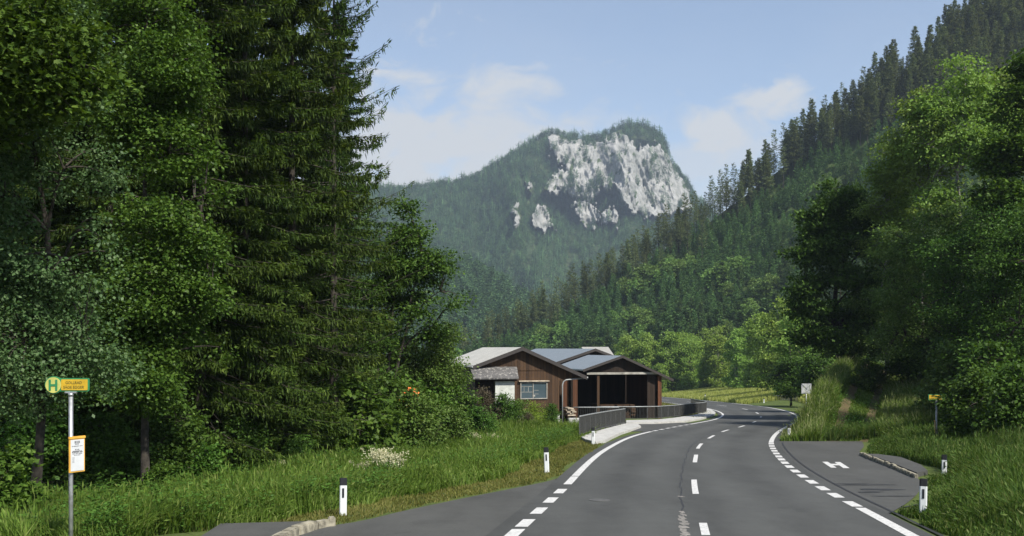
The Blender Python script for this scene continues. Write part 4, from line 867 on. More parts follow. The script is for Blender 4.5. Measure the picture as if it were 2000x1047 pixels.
# thicket under the right-hand trees
for px, Y, k, sc, label in ((1905, 38, 'dark', 1.2, 'dark shrub between the right bus stop sign and the edge of the view'), (1995, 35, 'dark', 1.2, 'dark-leaved shrub at the right edge above the tall grass'), (1775, 66, 'dark', 1.5, 'dark shrub beside the top of the dirt track'),
                            (1700, 66, 'fresh', 1.0, 'bright shrub at the head of the dirt track under the dark maple'), (1668, 84, 'willow', 1.1, 'shrub at the crest of the grassy bank under the dark maple'), (1865, 50, 'willow', 1.5, 'dark shrub right behind the small bus stop sign'), (1945, 44, 'dark', 1.6, 'deep-shaded shrub right of the small bus stop sign')):
    plant('shrub', label, 'shrub', 'shrubs under the right-hand trees', bsh[k], at(px, Y), Y, px, sc, -.1)
# sunlit alders and aspens beyond the far meadow
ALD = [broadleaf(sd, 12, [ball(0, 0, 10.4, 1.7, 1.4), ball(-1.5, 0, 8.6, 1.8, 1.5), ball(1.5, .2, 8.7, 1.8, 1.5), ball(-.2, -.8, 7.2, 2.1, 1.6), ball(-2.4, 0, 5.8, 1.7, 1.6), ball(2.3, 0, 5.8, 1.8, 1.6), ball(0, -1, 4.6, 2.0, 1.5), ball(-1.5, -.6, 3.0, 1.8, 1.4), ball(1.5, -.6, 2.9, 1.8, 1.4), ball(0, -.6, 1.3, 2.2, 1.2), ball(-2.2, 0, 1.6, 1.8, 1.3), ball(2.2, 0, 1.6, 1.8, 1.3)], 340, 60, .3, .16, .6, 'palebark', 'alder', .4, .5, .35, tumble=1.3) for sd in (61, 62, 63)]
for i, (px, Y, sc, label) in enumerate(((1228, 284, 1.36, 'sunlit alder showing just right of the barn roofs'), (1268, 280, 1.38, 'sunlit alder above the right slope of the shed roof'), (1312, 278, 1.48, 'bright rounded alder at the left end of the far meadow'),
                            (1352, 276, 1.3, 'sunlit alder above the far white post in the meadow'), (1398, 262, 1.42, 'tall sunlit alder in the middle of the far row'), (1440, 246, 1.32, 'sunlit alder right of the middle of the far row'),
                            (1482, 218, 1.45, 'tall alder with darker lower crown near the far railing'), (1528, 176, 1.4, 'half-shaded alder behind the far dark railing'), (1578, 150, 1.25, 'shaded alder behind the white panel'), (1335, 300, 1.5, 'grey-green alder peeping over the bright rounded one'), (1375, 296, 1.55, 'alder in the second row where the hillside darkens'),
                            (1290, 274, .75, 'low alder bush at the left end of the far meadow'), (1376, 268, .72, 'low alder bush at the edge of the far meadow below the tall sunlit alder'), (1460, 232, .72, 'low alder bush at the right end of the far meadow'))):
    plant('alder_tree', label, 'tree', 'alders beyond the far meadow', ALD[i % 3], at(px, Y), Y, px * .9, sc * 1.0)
m = broadleaf(64, 9, [ball(0, 0, 4.5, 1.8, 1.6), ball(-1.6, 0, 3.2, 1.7, 1.4), ball(1.6, 0, 3.4, 1.7, 1.4), ball(0, -1, 2.2, 2, 1.2)], 220, 70, .22, .12, .5, 'bark', 'darkleaf', .4, .3, .34)
for px, Y, sc, label in ((1545, 130, 1.1, 'dark rounded thicket tree left of the white panel'), (1645, 98, 1.1, 'dark thicket tree behind the crest of the grassy bank'), (1598, 122, 1.1, 'dark thicket tree directly behind the white panel')):
    plant('thicket_tree', label, 'tree', 'thicket trees behind the grassy bank', m, at(px, Y), Y, px, sc)

# ------------------------------------------------------------ grass and flowers
YP = 15.3
def blades(name, P, h, w, mat, lean=.35, head=False, seed=0):
    r = np.random.default_rng(seed); n = len(P); az = 9 * fbm(P[:, 0] * .5, P[:, 1] * .5, 2, 31) + r.normal(0, 1.1, n); d = np.stack([np.cos(az), np.sin(az), az * 0], 1)
    fa = r.uniform(0, 2 * PI, n); s = np.stack([np.cos(fa), np.sin(fa), fa * 0], 1) * np.asarray(w).reshape(-1, 1)
    h = np.asarray(h).reshape(-1, 1); ln = np.abs(r.normal(0, lean, (n, 1))) * h; up = np.array([0, 0, 1.])
    mid = P + up * h * .58 + d * ln * .35; tip = P + up * h * (1 - .25 * ln / h) + d * ln
    V = np.stack([P - s, P + s, mid + s * .75, mid - s * .75, tip + s * .12, tip - s * .12], 1)
    b = np.arange(n)[:, None] * 6; Fq = np.concatenate([b + np.array([[0, 1, 2, 3]]), b + np.array([[3, 2, 4, 5]])], 0)
    V = V.reshape(-1, 3)
    if head:
        k = r.random(n) < .16; D = unit(tip - mid)[k]; S = unit(np.cross(D, r.normal(size=D.shape))); q = leafq(tip[k] - D * .03, D, S, .16 * h[k, 0] + .04, .016 * np.ones(k.sum())).reshape(-1, 3)
        Fq = np.concatenate([Fq, len(V) + np.arange(len(q)).reshape(-1, 4)]); V = np.concatenate([V, q])
    return tag(obj(name, mesh_raw(name, V, Fq, M[mat])), kind='stuff')
def scatter(n, x0, x1, y0, y1, cond, seed, ypow=1.0):
    r = np.random.default_rng(seed); Y = y0 + (y1 - y0) * r.random(n) ** ypow; X = x0 + (x1 - x0) * r.random(n); k = cond(X, Y); X, Y = X[k], Y[k]
    return np.stack([X, Y, gz(X, Y) - .02], 1), r
vis = lambda X, Y, m=.09: np.abs(X / Y) < .5144 + m
dL = lambda X, Y: XA(Y) - X
dR_ = lambda X, Y: X - XE(Y)
onplat = lambda X, Y: ((Y < 18.2) & (X > -6.6)) | ((np.abs(X - at(138.5, YP) * Y / YP) < .16) & (Y < YP + .3)) | (Y < 15.9) & (X > -7.6)
P, r = scatter(480000, -18, 4.5, 15.5, 58, lambda X, Y: vis(X, Y) & (dL(X, Y) > 1.3 + .7 * fbm(X, Y, 2)) & (dL(X, Y) < 8.5 - .0 * Y) & ~onplat(X, Y), 71, 1.5)
tall = .28 + .62 * sstep(1.4, 3.2, dL(P[:, 0], P[:, 1])) * (.55 + .75 * fbm(P[:, 0] * .5, P[:, 1] * .5, 3, 2))
blades('grass', P, tall * r.uniform(.45, 1.1, len(P)), .006 + .010 * r.random(len(P)) + P[:, 1] * .0001, 'grass', .6, True, 72)
P, r = scatter(260000, -8, 4.5, 15.5, 58, lambda X, Y: vis(X, Y) & (dL(X, Y) > .0 + .35 * fbm(X * 2, Y * 2, 2, 8)) & (dL(X, Y) < 2.4) & ~onplat(X, Y), 73, 1.4)
blades('mown_grass', P, r.uniform(.03, .11, len(P)), .006 + .006 * r.random(len(P)), 'mown', .6, False, 74)
inbay = lambda X, Y: dR_(X, Y) > .1 + .5 * fbm(X * 1.5, Y * 1.5, 2, 4)
onplr = lambda X, Y: (Y > 28.2) & (Y < 37) & (dR_(X, Y) < 1.5 - .12 * np.abs(Y - 32))
P, r = scatter(460000, 6.5, 26, 15, 48.5, lambda X, Y: vis(X, Y) & inbay(X, Y) & (dR_(X, Y) < 8) & ~onplr(X, Y) & ((Y < 47.4) | (dR_(X, Y) > .1)), 75, 1.5)
dd = dR_(P[:, 0], P[:, 1]); blades('grass', P, (.16 + .75 * sstep(.2, 2.2, dd) * (.5 + .8 * fbm(P[:, 0] * .5, P[:, 1] * .5, 3, 3))) * r.uniform(.5, 1.1, len(P)), .007 + .010 * r.random(len(P)), 'seedgrass', .55, True, 76)
ontrack = lambda X, Y: (np.abs(np.abs(X - XP(Y)) - .75) < .27 + .3 * (fbm(X * 2, Y * 2, 2) - .5))
P, r = scatter(420000, 12, 40, 47.2, 100, lambda X, Y: vis(X, Y) & (X - XR(Y) > .45) & (X < XP(Y) + 7) & ~ontrack(X, Y), 77, 1.2)
dd = P[:, 0] - XR(P[:, 1]); on = np.abs(P[:, 0] - XP(P[:, 1])) < 1.3
blades('grass', P, np.where(on, .15, .22 + .62 * sstep(.2, 2.4, dd) * (.55 + .7 * fbm(P[:, 0] * .5, P[:, 1] * .5, 3, 9))) * r.uniform(.5, 1.1, len(P)), .010 + .014 * r.random(len(P)), 'grass', .4, True, 78)
k = (r.random(len(P)) < .09) & ~on; P2 = P[k] + np.array([.03, .02, 0]); blades('seed_grass', P2, (.5 + .6 * sstep(.3, 2.0, dd[k])) * r.uniform(.6, 1.1, len(P2)), .008 + .010 * r.random(len(P2)), 'palegrass', .4, True, 178)
# far meadow beyond the bend and the turf inside the bend
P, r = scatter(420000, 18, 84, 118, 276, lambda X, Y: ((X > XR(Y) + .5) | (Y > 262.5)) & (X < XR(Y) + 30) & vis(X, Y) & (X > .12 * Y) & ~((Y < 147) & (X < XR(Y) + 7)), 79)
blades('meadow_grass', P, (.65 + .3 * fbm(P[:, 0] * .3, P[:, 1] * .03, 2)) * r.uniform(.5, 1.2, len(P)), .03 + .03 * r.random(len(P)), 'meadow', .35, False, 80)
P, r = scatter(50000, 12, 26, 80, 220, lambda X, Y: (X < XL(Y) - 1.0) & (X > XL(Y) - 12) & (X > 14.6 + (Y - 80) * -.0), 81)
blades('meadow_grass', P, .2 * r.uniform(.5, 1.2, len(P)), .02 + .02 * r.random(len(P)), 'mown', .5, False, 82)
# turf around the gravel yard
P, r = scatter(90000, -8, 6, 46, 66, lambda X, Y: (X < XL(Y) - 3.4) & (dL(X, Y) > .1) & ~((Y > 57.5) & (X > XL(Y) - 6)), 83)
blades('grass', P, .22 * r.uniform(.5, 1.3, len(P)), .012 + .012 * r.random(len(P)), 'grass', .5, False, 84)
# broad-leaved weeds among the grass
def weeds(name, P, seed, hmax, leaf, mat='weed'):
    r = np.random.default_rng(seed); k = 9; n = len(P); i = np.repeat(np.arange(n), k); m = n * k
    h = r.uniform(.15, 1, m) * (hmax * r.uniform(.4, 1, n))[i]; az = r.uniform(0, 2 * PI, m); d = unit(np.stack([np.cos(az), np.sin(az), r.uniform(-.3, .5, m)], 1)); S = unit(np.cross(d, np.array([0, 0, 1.]) + r.normal(0, .3, (m, 3))))
    L = leaf * r.uniform(.6, 1.3, m); b = P[i] + np.array([0, 0, 1.]) * h[:, None] + d * .03
    return tag(obj(name, quads(name, leafq(b, d, S, L, L * .28, .06), M[mat])), kind='stuff')
P, r = scatter(42000, -16, 3, 16, 50, lambda X, Y: vis(X, Y) & (dL(X, Y) > 2.0) & (dL(X, Y) < 9) & (fbm(X * .7, Y * .7, 2, 6) > .45) & ~onplat(X, Y), 85, 1.4); weeds('undergrowth', P, 86, .9, .085)
P, r = scatter(18000, 7, 26, 16, 60, lambda X, Y: vis(X, Y) & (dR_(X, Y) > 1.8) & (fbm(X * .7, Y * .7, 2, 7) > .52) & (dR_(X, Y) < 9), 87, 1.4); weeds('undergrowth', P, 88, .75, .085)
P, r = scatter(7000, -18, -1, 20, 44, lambda X, Y: vis(X, Y) & (dL(X, Y) > 6) & (fbm(X * .5, Y * .5, 2, 11) > .5), 89); weeds('undergrowth', P, 90, 1.0, .15, 'darkleaf')
# cream flower plumes (goatsbeard)
def plume_mesh(seed, n=26):
    r = np.random.default_rng(seed); st, fl, lf = [], [], []
    for k in range(n):
        a, l = r.uniform(0, 2 * PI), r.uniform(.0, .42); h = r.uniform(.75, 1.25); e = np.array([math.cos(a) * l, math.sin(a) * l, h]); b = np.array([math.cos(a) * l * .3, math.sin(a) * l * .3, 0])
        t = np.linspace(0, 1, 4)[:, None]; st.append(b + (e - b) * t)
        q = 46; u = r.random(q); w = .085 * (1.05 - u); c = e + np.array([math.cos(a) * .22, math.sin(a) * .22, .12]) * (u[:, None] - .3) + r.normal(0, 1, (q, 3)) * w[:, None]
        D = unit(r.normal(size=(q, 3))); fl.append(leafq(c, D, unit(np.cross(D, r.normal(size=(q, 3)))), .055 * np.ones(q), .014 * np.ones(q)))
        q = 7; c = b + (e - b) * r.uniform(.2, .75, (q, 1)); D = unit(r.normal(size=(q, 3)) * np.array([1, 1, .3])); lf.append(leafq(c, D, unit(np.cross(D, np.array([0, 0, 1.]) + r.normal(0, .2, (q, 3)))), .16 * np.ones(q), .045 * np.ones(q)))
    return tube_mesh('stems', [(np.array(st), np.full((n, 4), .006), 4)], M['weed']), quads('leaves', np.concatenate(lf), M['weed']), quads('blossoms', np.concatenate(fl), M['flower'])
pm = [plume_mesh(91), plume_mesh(92, 14)]
for px, Y, v, sc, label in ((762, 27.8, 0, .95, 'largest cream flower plume bush, behind the nearest left white post'), (730, 28.4, 1, 1.0, 'tall cream flower plumes just left of the largest cream bush'), (704, 28.6, 1, .7, 'low cream flower plumes under the maple sapling'),
                            (548, 31, 1, .55, 'fading beige flower plumes at the edge of the dark wood'), (925, 44, 1, .75, 'cream flower plumes at the right foot of the thicket'), (962, 46, 1, .65, 'pale flower plumes before the gravel yard'), (985, 44.5, 1, .55, 'small white-flowered clump nearest the leaning white post'), (905, 40, 1, .5, 'sparse white flowers in the grass below the thicket')):
    plant('goatsbeard_plant', label, 'flowering plant', 'cream flower plumes', pm[v], at(px, Y), Y, px, sc, 0, ('stems', 'leaves', 'blossoms'))

# something orange glimpsed through the thicket
Yo = 44.0; m = MB(); q = random.Random(3); n = 7; xo, zo = at(797, Yo), zat(757, Yo)
vs = [(xo + (i / (n - 1) - .5) * 1.0, Yo + (j / (n - 1) - .5) * .8, zo + .30 * math.sin(PI * i / (n - 1)) * math.sin(PI * j / (n - 1)) + q.uniform(-.05, .05) - .25) for j in range(n) for i in range(n)]
m.add(vs + [(x, y, g1(x, y) - .1) for x, y, z in vs], [(j * n + i, j * n + i + 1, j * n + n + i + 1, j * n + n + i) for j in range(n - 1) for i in range(n - 1)] + [(i, i + 1, n * n + i + 1, n * n + i) for i in range(n - 1)])
tag(m.build('tarpaulin', M['tarp']), 'orange cover glimpsed through the thicket left of the timber house', 'tarpaulin')
# ------------------------------------------------------------ wooded hillside on the right
def interp(pts):
    p = np.array(pts, float); return lambda u: np.interp(u, p[:, 0], p[:, 1])
h_crest = hermite([880, 940, 1060, 1160, 1300, 1430, 1560, 1690, 1810, 2000, 2300, 2800], [725, 692, 640, 572, 488, 405, 300, 205, 118, -10, -190, -460])
h_dc = interp([(880, 455), (1160, 450), (1450, 445), (1810, 430), (2300, 420), (2800, 410)])
h_dt = interp([(880, 405), (1160, 345), (1300, 310), (1450, 290), (1810, 255), (2300, 235), (2800, 230)])
def hill(u, t):
    D = h_dt(u) + (h_dc(u) - h_dt(u)) * t; zt = -12.0; zc = zat(h_crest(u), h_dc(u)); tt = np.clip(t, 0, 1)
    z = zt + (zc - zt) * tt ** 1.08 - np.maximum(t - 1, 0) * (zc - zt) * 1.1
    z = z + (fbm(u / 60, t * 7, 4, 21) - .5) * 9 * np.minimum(1, tt * 4) * np.where(tt > .97, .4, 1)
    x = (u - 1000) / F * D
    return x, D, z
uu = np.arange(880, 2801, 8.0); tt = np.concatenate([np.linspace(-.05, 1, 70), np.linspace(1.05, 2.0, 12)])
U, T = np.meshgrid(uu, tt); X, Y, Z = hill(U, T); n = len(uu); ii = (np.arange(len(tt) - 1)[:, None] * n + np.arange(n - 1)).ravel()
def hill_mat(name, c1, c2, rock=False):
    m, nt, out = new_mat(name); p = pos(nt); n = noise(nt, p, .05 if not rock else .012, 8.0)
    col = ramp(nt, n, [(.3, c1), (.7, c2)])
    ins = {'Roughness': .95, 'Specular IOR Level': .1}
    if rock:
        a = node(nt, 'ShaderNodeAttribute', attribute_name='rock').outputs['Fac']
        st = noise(nt, node(nt, 'ShaderNodeMapping', {'Vector': p, 'Scale': (1, .6, .5), 'Rotation': (0, .25, 0)}).outputs[0], .05, 10.0, .7)
        f = noise(nt, p, .09, 8.0, .7)
        f2 = noise(nt, node(nt, 'ShaderNodeMapping', {'Vector': p, 'Scale': (1, .5, .55), 'Rotation': (0, .5, 0)}).outputs[0], .045, 10.0, .72)
        rc = ramp(nt, math_(nt, 'ADD', math_(nt, 'MULTIPLY', st, .65), math_(nt, 'MULTIPLY', f, .35)), [(.36, (.06, .07, .055)), (.45, (.19, .195, .185)), (.57, (.31, .31, .30)), (.76, (.405, .40, .385))])
        w = math_(nt, 'MULTIPLY', math_(nt, 'SUBTRACT', math_(nt, 'ADD', a, math_(nt, 'MULTIPLY', math_(nt, 'SUBTRACT', f2, .5), .5)), .45), 4.0, True)
        col = mixc(nt, w, col, rc)
        ins['Normal'] = node(nt, 'ShaderNodeBump', {'Height': st, 'Strength': .8, 'Distance': 9.0}).outputs[0]
    ins['Base Color'] = col
    b = node(nt, 'ShaderNodeBsdfPrincipled', ins); nt.links.new(b.outputs[0], out.inputs[0]); return m
tag(obj('hillside', mesh_raw('hillside', np.stack([X, Y, Z], -1), np.stack([ii, ii + 1, ii + n + 1, ii + n], 1), hill_mat('hill_turf', (.03, .05, .018), (.085, .12, .035)), smooth=True)), kind='structure')
# tree kinds for the slope: 3 young spruces, 3 old spruces, 2 larches (thin), 3 broadleaf
def lod_spruce(seed, H, R, zb, dz, nb, Mt, tl, tw, mat, **kw):
    Q, ends, L = spruce_quads(seed, H, R, zb, dz, nb, Mt, tl, tw, **kw)
    v, f = tubes(np.stack([np.zeros(5), np.zeros(5), np.linspace(-1, H, 5)], 1)[None], (.2 * np.clip(1 - np.linspace(-.05, 1, 5), .04, 1))[None], 5)
    return Q, v[f]
def two_mat(name, Q, Tq, m1, m2): return quads(name, np.concatenate([Q, Tq]), [M[m1], M[m2]], np.concatenate([np.zeros(len(Q), int), np.ones(len(Tq), int)]))
KIND = {'young': [], 'old': [], 'larch': []}
for s in range(3):
    KIND['young'].append(lod_spruce(101 + s, 10, 2.3, .3, .42, 7, 14, .75, .14, 'hillspruce', droop=.25, curl=.12, hang=.35, env=.8, irr=.2))
    KIND['old'].append(lod_spruce(111 + s, 21, 2.7, 4.5 + s, .55, 6, 22, .85, .15, 'oldspruce', droop=.3, curl=.2, hang=.4, env=.75, irr=.35))
    KIND['larch'].append(lod_spruce(121 + s, 22, 2.3, 6 + s, .8, 5, 16, .8, .12, 'oldspruce', droop=.12, curl=.18, hang=.25, env=.5, irr=.4))
MATS = {'young': 'hillspruce', 'old': 'oldspruce', 'larch': 'oldspruce'}
def tinted(me):
    me.attributes.new('tint', 'FLOAT', 'FACE').data.foreach_set('value', np.full(len(me.polygons), .5, np.float32)); return me
KM = {k: [tinted(two_mat('hill_conifer', q, t, MATS[k], 'bark')) for q, t in v] for k, v in KIND.items()}
HB = []
for s in range(3):
    tm, cm = broadleaf(131 + s, 9, [ball(0, 0, 7.4, 1.9, 1.4), ball(-1.6, 0, 5.6, 1.8, 1.5), ball(1.6, .3, 5.7, 1.8, 1.5), ball(0, -1.4, 5.2, 1.9, 1.5), ball(.2, 1, 3.6, 2.0, 1.4), ball(-1.2, -.8, 3.0, 1.7, 1.4), ball(1.3, -.6, 3.0, 1.7, 1.4)], 130, 26, .55, .14, .6, 'bark', 'hillleaf', .4, .4, .33, tumble=1.2)
    HB.append((tm, cm))
r = np.random.default_rng(200); cand = []
rows = 50
for j in range(rows):
    t0 = (j + .5) / rows
    D = float(h_dt(1500) + (h_dc(1500) - h_dt(1500)) * t0); old = t0 > .80
    du = (3.7 if old else 4.2) / D * F; us = np.arange(900, 2180, du) + r.uniform(0, du)
    u = us + r.normal(0, du * .3, len(us)); t = np.clip(t0 + r.normal(0, .45 / rows, len(us)), .005, 1.0)
    x, y, z = hill(u, t)
    for a in range(len(u)):
        if u[a] > 1760 and HOR - (z[a] - CAMH) / y[a] * F > 430: continue            # behind the right-hand trees
        if u[a] > 1700 and HOR - (z[a] - CAMH) / y[a] * F > 640: continue
        cl = fbm(u[a] / 90, t[a] * 5, 3, 33)
        lim = .87 - .11 * sstep(1560, 1800, u[a]) - .10 * sstep(1800, 2000, u[a]) + .07 * (fbm(u[a] / 50, 3.3, 2, 4) - .5)
        if t[a] > lim and (u[a] > 1445 or r.random() < .65):
            k = 'old' if r.random() < .7 or u[a] > 1720 else 'larch'; s = r.uniform(.48, 1.05) * (.8 if u[a] < 1150 else 1)
            if u[a] < 1445: k, s = ('larch' if r.random() < .75 else 'old'), r.uniform(.55, 1.0)
        elif u[a] < 1440 and t[a] > .7 and r.random() < .10: k, s = 'larch', r.uniform(.5, .85)
        elif cl > .50 + .30 * t[a] + .06 * (u[a] > 1480) and t[a] < .8: k, s = 'leaf', r.uniform(.6, 1.15)
        else: k, s = 'young', r.uniform(.55, 1.05) * (1.5 if t[a] < .25 else 1.0)
        if u[a] < 1080 and t[a] < .7 and k == 'young' and r.random() < .5: continue
        cand.append((k, x[a], y[a], z[a], s, u[a], t[a]))
SIZE = {'young': 10, 'old': 21, 'larch': 22, 'leaf': 9}
cand.sort(key=lambda c: -SIZE[c[0]] * c[4] / c[2]); seen = {'conifer': 0, 'leaf': 0}; rest = []
LAB = {'old': ('hill_spruce', 'tall dark spruce of the old forest along the top of the right-hand hillside', 'old spruces along the top of the hillside'),
       'larch': ('hill_larch', 'tall thin open-crowned conifer on the upper right-hand hillside', 'thin conifers on the upper hillside'),
       'young': ('young_spruce', 'young green spruce in the plantation on the lower right-hand hillside', 'young spruces on the lower hillside'),
       'leaf': ('hill_broadleaf_tree', 'rounded light green broadleaf tree among the conifers on the right-hand hillside', 'broadleaf trees on the hillside')}
quota = {'old': 290, 'larch': 140, 'young': 290, 'leaf': 200}; cnt = {k: 0 for k in quota}
for k, x, y, z, s, u, t in cand:
    if cnt[k] >= quota[k] or (k != 'leaf' and u > 2060): rest.append((k, x, y, z, s)); continue
    cnt[k] += 1; nm, lb, gp_ = LAB[k]
    if k == 'leaf': o = obj(nm, HB[cnt[k] % 3][1]); 
    else: o = obj(nm, KM[k][cnt[k] % 3])
    o.location = (x, y, z - .3); o.rotation_euler = (0, 0, cnt[k] * 2.4); o.scale = (s * r.uniform(.9, 1.15),) * 2 + (s,)
    tag(o, lb, 'tree', gp_)
def merged(name, items, mats):                        # items: (quads, x, y, z, scale)
    out = []
    for q, x, y, z, s in items:
        a = r.uniform(0, 2 * PI); c, sn = math.cos(a), math.sin(a); R = np.array([[c, -sn, 0], [sn, c, 0], [0, 0, 1]])
        out.append((q @ R.T) * s + np.array([x, y, z]))
    if not out: return None
    me = quads(name, np.concatenate(out), mats); tn = np.concatenate([np.full(len(o), v) for o, v in zip(out, r.random(len(out)))]).astype(np.float32)
    me.attributes.new('tint', 'FLOAT', 'FACE').data.foreach_set('value', tn)
    return tag(obj(name, me), kind='stuff')
thin = lambda q, k: q[:: k]
print('hill trees', cnt, 'rest', len(rest))
merged('forest', [(np.concatenate([thin(KIND[k][i % 3][0], 2) * 1.0]), x, y, z - .3, s) for i, (k, x, y, z, s) in enumerate(rest) if k == 'young'], M['hillspruce'])
merged('forest', [(thin(KIND[k][i % 3][0], 2), x, y, z - .3, s) for i, (k, x, y, z, s) in enumerate(rest) if k in ('old', 'larch')], M['oldspruce'])

# ------------------------------------------------------------ the rocky mountain and the ridge in front of it
sky_m = hermite([200, 500, 700, 840, 900, 960, 1010, 1045, 1075, 1110, 1150, 1190, 1220, 1250, 1275, 1298, 1312, 1330, 1345, 1400, 1500, 1650, 1900], [250, 330, 372, 366, 357, 329, 300, 276, 262, 267, 273, 261, 248, 246, 256, 278, 318, 343, 366, 430, 500, 560, 640])
DM0, DM1 = 1250.0, 1850.0
rockpoly = [[(1064, 262), (1082, 258), (1110, 274), (1150, 282), (1190, 272), (1208, 256), (1222, 268), (1250, 290), (1285, 288), (1306, 300), (1318, 328), (1346, 366), (1352, 420), (1300, 420), (1262, 430), (1232, 412), (1216, 398), (1200, 372), (1174, 372), (1152, 402), (1120, 388), (1112, 345), (1095, 322), (1076, 300)],
            [(1094, 330), (1108, 345), (1128, 350), (1132, 390), (1112, 392), (1100, 378), (1066, 378), (1062, 366), (1078, 350)],
            [(1040, 416), (1052, 406), (1072, 420), (1082, 450), (1062, 455), (1040, 440)], [(1026, 362), (1038, 360), (1040, 382), (1027, 382)], [(1005, 400), (1013, 396), (1012, 446), (999, 450)],
            [(1118, 395), (1160, 405), (1172, 425), (1165, 452), (1135, 446)], [(1174, 415), (1204, 415), (1206, 445), (1178, 448)], [(1136, 378), (1150, 378), (1146, 400), (1136, 396)]]
def inpoly(x, y, P):
    c = np.zeros(x.shape, bool); n = len(P)
    for i in range(n):
        (x1, y1), (x2, y2) = P[i], P[(i + 1) % n]
        c ^= ((y1 > y) != (y2 > y)) & (x < (x2 - x1) * (y - y1) / (y2 - y1 + 1e-12) + x1)
    return c
cliff_u = interp([(1000, 0), (1070, .6), (1110, 1), (1300, 1), (1345, .7), (1380, 0)])
def mountain(u, s):
    zc = zat(sky_m(u), DM1); c = cliff_u(u)
    dcl = np.interp(s, [0, .56, .93, 1], [0, .80, .93, 1]); d = s * (1 - c) + dcl * c
    z = -13 + (zc + 13) * s; D = DM0 + (DM1 - DM0) * d
    w = np.sin(np.clip(s, 0, 1) * PI) ** .5
    D = D - w * (fbm(u / 70, z / 130, 4, 41) - .5) * 150
    py = HOR - (z - CAMH) / D * F
    ju, jp = u + (fbm(u / 9, py / 12, 6, 51) - .5) * 30, py + (fbm(u / 8, py / 12, 6, 52) - .5) * 34
    rk = np.zeros(u.shape)
    for P in rockpoly: rk = np.maximum(rk, inpoly(ju, jp, P))
    veg = fbm(u / 7 + .3 * py / 8, py / 12, 6, 81); rk0 = rk; rk = rk * (.25 + .75 * (veg < .665))
    rid = 1 - np.abs(2 * fbm(u / 14 + .35 * z / 14, z / 50, 4, 61) - 1); rid2 = 1 - np.abs(2 * fbm(u / 5.5 - .2 * z / 6, z / 16, 3, 62) - 1)
    big = 1 - np.abs(2 * fbm(u / 38 + .3 * z / 40, z / 95, 3, 63) - 1); alc = np.exp(-((u - 1247) / 22) ** 2 - ((py - 282) / 13) ** 2)
    D = D - rk0 * w * (big * 26 + rid * 17 + rid2 * 13) + alc * 28
    return (u - 1000) / F * D, D, z, rk
uu = np.concatenate([np.arange(200, 990, 5.0), np.arange(990, 1370, 1.5), np.arange(1370, 1900, 6.0)]); ss = np.concatenate([np.linspace(0, .5, 50), np.linspace(.505, 1, 190)])
U, S_ = np.meshgrid(uu, ss); X, Y, Z, RK = mountain(U, S_); n = len(uu)
back = 10; bx = []                                    # far side of the mountain
for k in range(1, back): bx.append(np.stack([X[-1] * (1 + .05 * k), Y[-1] + 70 * k, Z[-1] - (Z[-1] + 13) * (k / (back - 1)) ** 1.3], -1))
V = np.concatenate([np.stack([X, Y, Z], -1).reshape(-1, 3), np.concatenate(bx)]); nr = len(ss) + back - 1
ii = (np.arange(nr - 1)[:, None] * n + np.arange(n - 1)).ravel()
me = mesh_raw('mountain', V, np.stack([ii, ii + 1, ii + n + 1, ii + n], 1), hill_mat('mountain_rock', (.035, .055, .025), (.07, .09, .04), True), smooth=True)
# soften the rock attribute a little between neighbours
RS = RK.copy(); RS[1:-1, 1:-1] = (RK[1:-1, 1:-1] * 2 + RK[:-2, 1:-1] + RK[2:, 1:-1] + RK[1:-1, :-2] + RK[1:-1, 2:]) / 6
a_ = me.attributes.new('rock', 'FLOAT', 'POINT'); a_.data.foreach_set('value', np.concatenate([RS.ravel(), np.zeros(n * (back - 1))]).astype(np.float32))
tag(obj('mountain', me), kind='structure')
spike = spruce_quads(301, 1.0, .19, .12, .085, 6, 3, .10, .022, droop=.3, curl=.1, hang=.3, env=.8, irr=.25)[0]
spike[-1] = np.array([[-.0, 0, .3], [.03, 0, .6], [0, 0, 1.02], [-.03, 0, .6]])
items = []
u = r.uniform(600, 1480, 9500); s = r.uniform(.12, 1.0, 9500) ** .9; x, y, z, rk = mountain(u, s); keep = (rk < .5) | (r.random(len(u)) < .07)
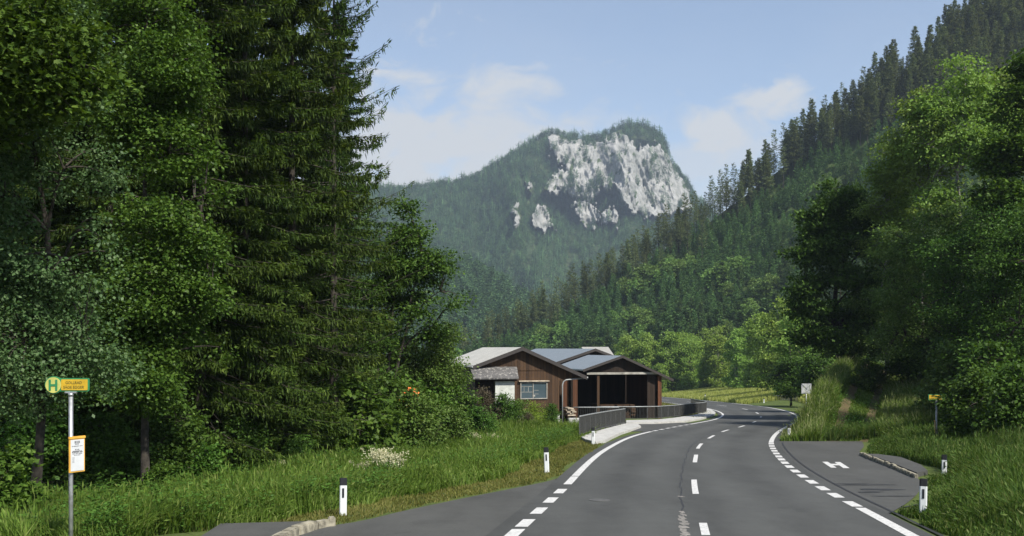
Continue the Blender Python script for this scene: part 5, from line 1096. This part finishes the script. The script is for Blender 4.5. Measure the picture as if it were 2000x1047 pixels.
for a in np.nonzero(keep)[0]: items.append((spike, x[a], y[a] - .5, z[a] - .8, r.uniform(12, 23) * (1.1 if s[a] > .97 else 1)))
u = r.uniform(600, 1420, 900); x, y, z, rk = mountain(u, np.full(900, .995))
for a in range(900): items.append((spike, x[a], y[a], z[a] - 1, r.uniform(9, 17) * (.75 if 1200 < u[a] < 1300 else 1)))
merged('forest', items, M['farforest'])
ridge_y = hermite([300, 600, 700, 840, 900, 960, 1000, 1060, 1110, 1200, 1300], [330, 420, 462, 505, 528, 552, 575, 612, 640, 690, 720])
def ridge(u, t):
    D = 640 + 320 * t; zc = zat(ridge_y(u), 960.0); tt = np.clip(t, 0, 1)
    z = -13 + (zc + 13) * tt - np.maximum(t - 1, 0) * (zc + 13) + (fbm(u / 60, t * 6, 3, 71) - .5) * 14 * np.minimum(1, tt * 3)
    return (u - 1000) / F * D, D + 0 * u, z
uu = np.arange(300, 1301, 10.0); tt = np.linspace(0, 2, 60); U, T = np.meshgrid(uu, tt); X, Y, Z = ridge(U, T); n = len(uu); ii = (np.arange(len(tt) - 1)[:, None] * n + np.arange(n - 1)).ravel()
tag(obj('hill', mesh_raw('hill', np.stack([X, Y, Z], -1), np.stack([ii, ii + 1, ii + n + 1, ii + n], 1), bpy.data.materials['hill_turf'], smooth=True)), kind='structure')
mid = [thin(q, 7) for q, t in KIND['young']]
mid = [np.concatenate([(q - q[:, :1]) * 1.9 + q[:, :1]]) / 10.0 for q in mid]
items = []; u = r.uniform(620, 1260, 3000); t = r.uniform(.05, 1.03, 3000); x, y, z = ridge(u, t)
for a in range(len(u)): items.append((mid[a % 3], x[a], y[a], z[a] - .5, r.uniform(12, 19)))
merged('forest', items, M['farforest'])
# ------------------------------------------------------------ haze: one closed box of even, thin air
m, nt, out = new_mat('haze_air')
v = node(nt, 'ShaderNodeVolumePrincipled', {'Color': (.66, .80, 1.0, 1), 'Density': HAZE, 'Anisotropy': .2}); nt.links.new(v.outputs[0], out.inputs['Volume'])
mb = MB(); mb.box((0, 1175, 305), (5300, 3100, 650)); tag(mb.build('haze', m), kind='stuff')
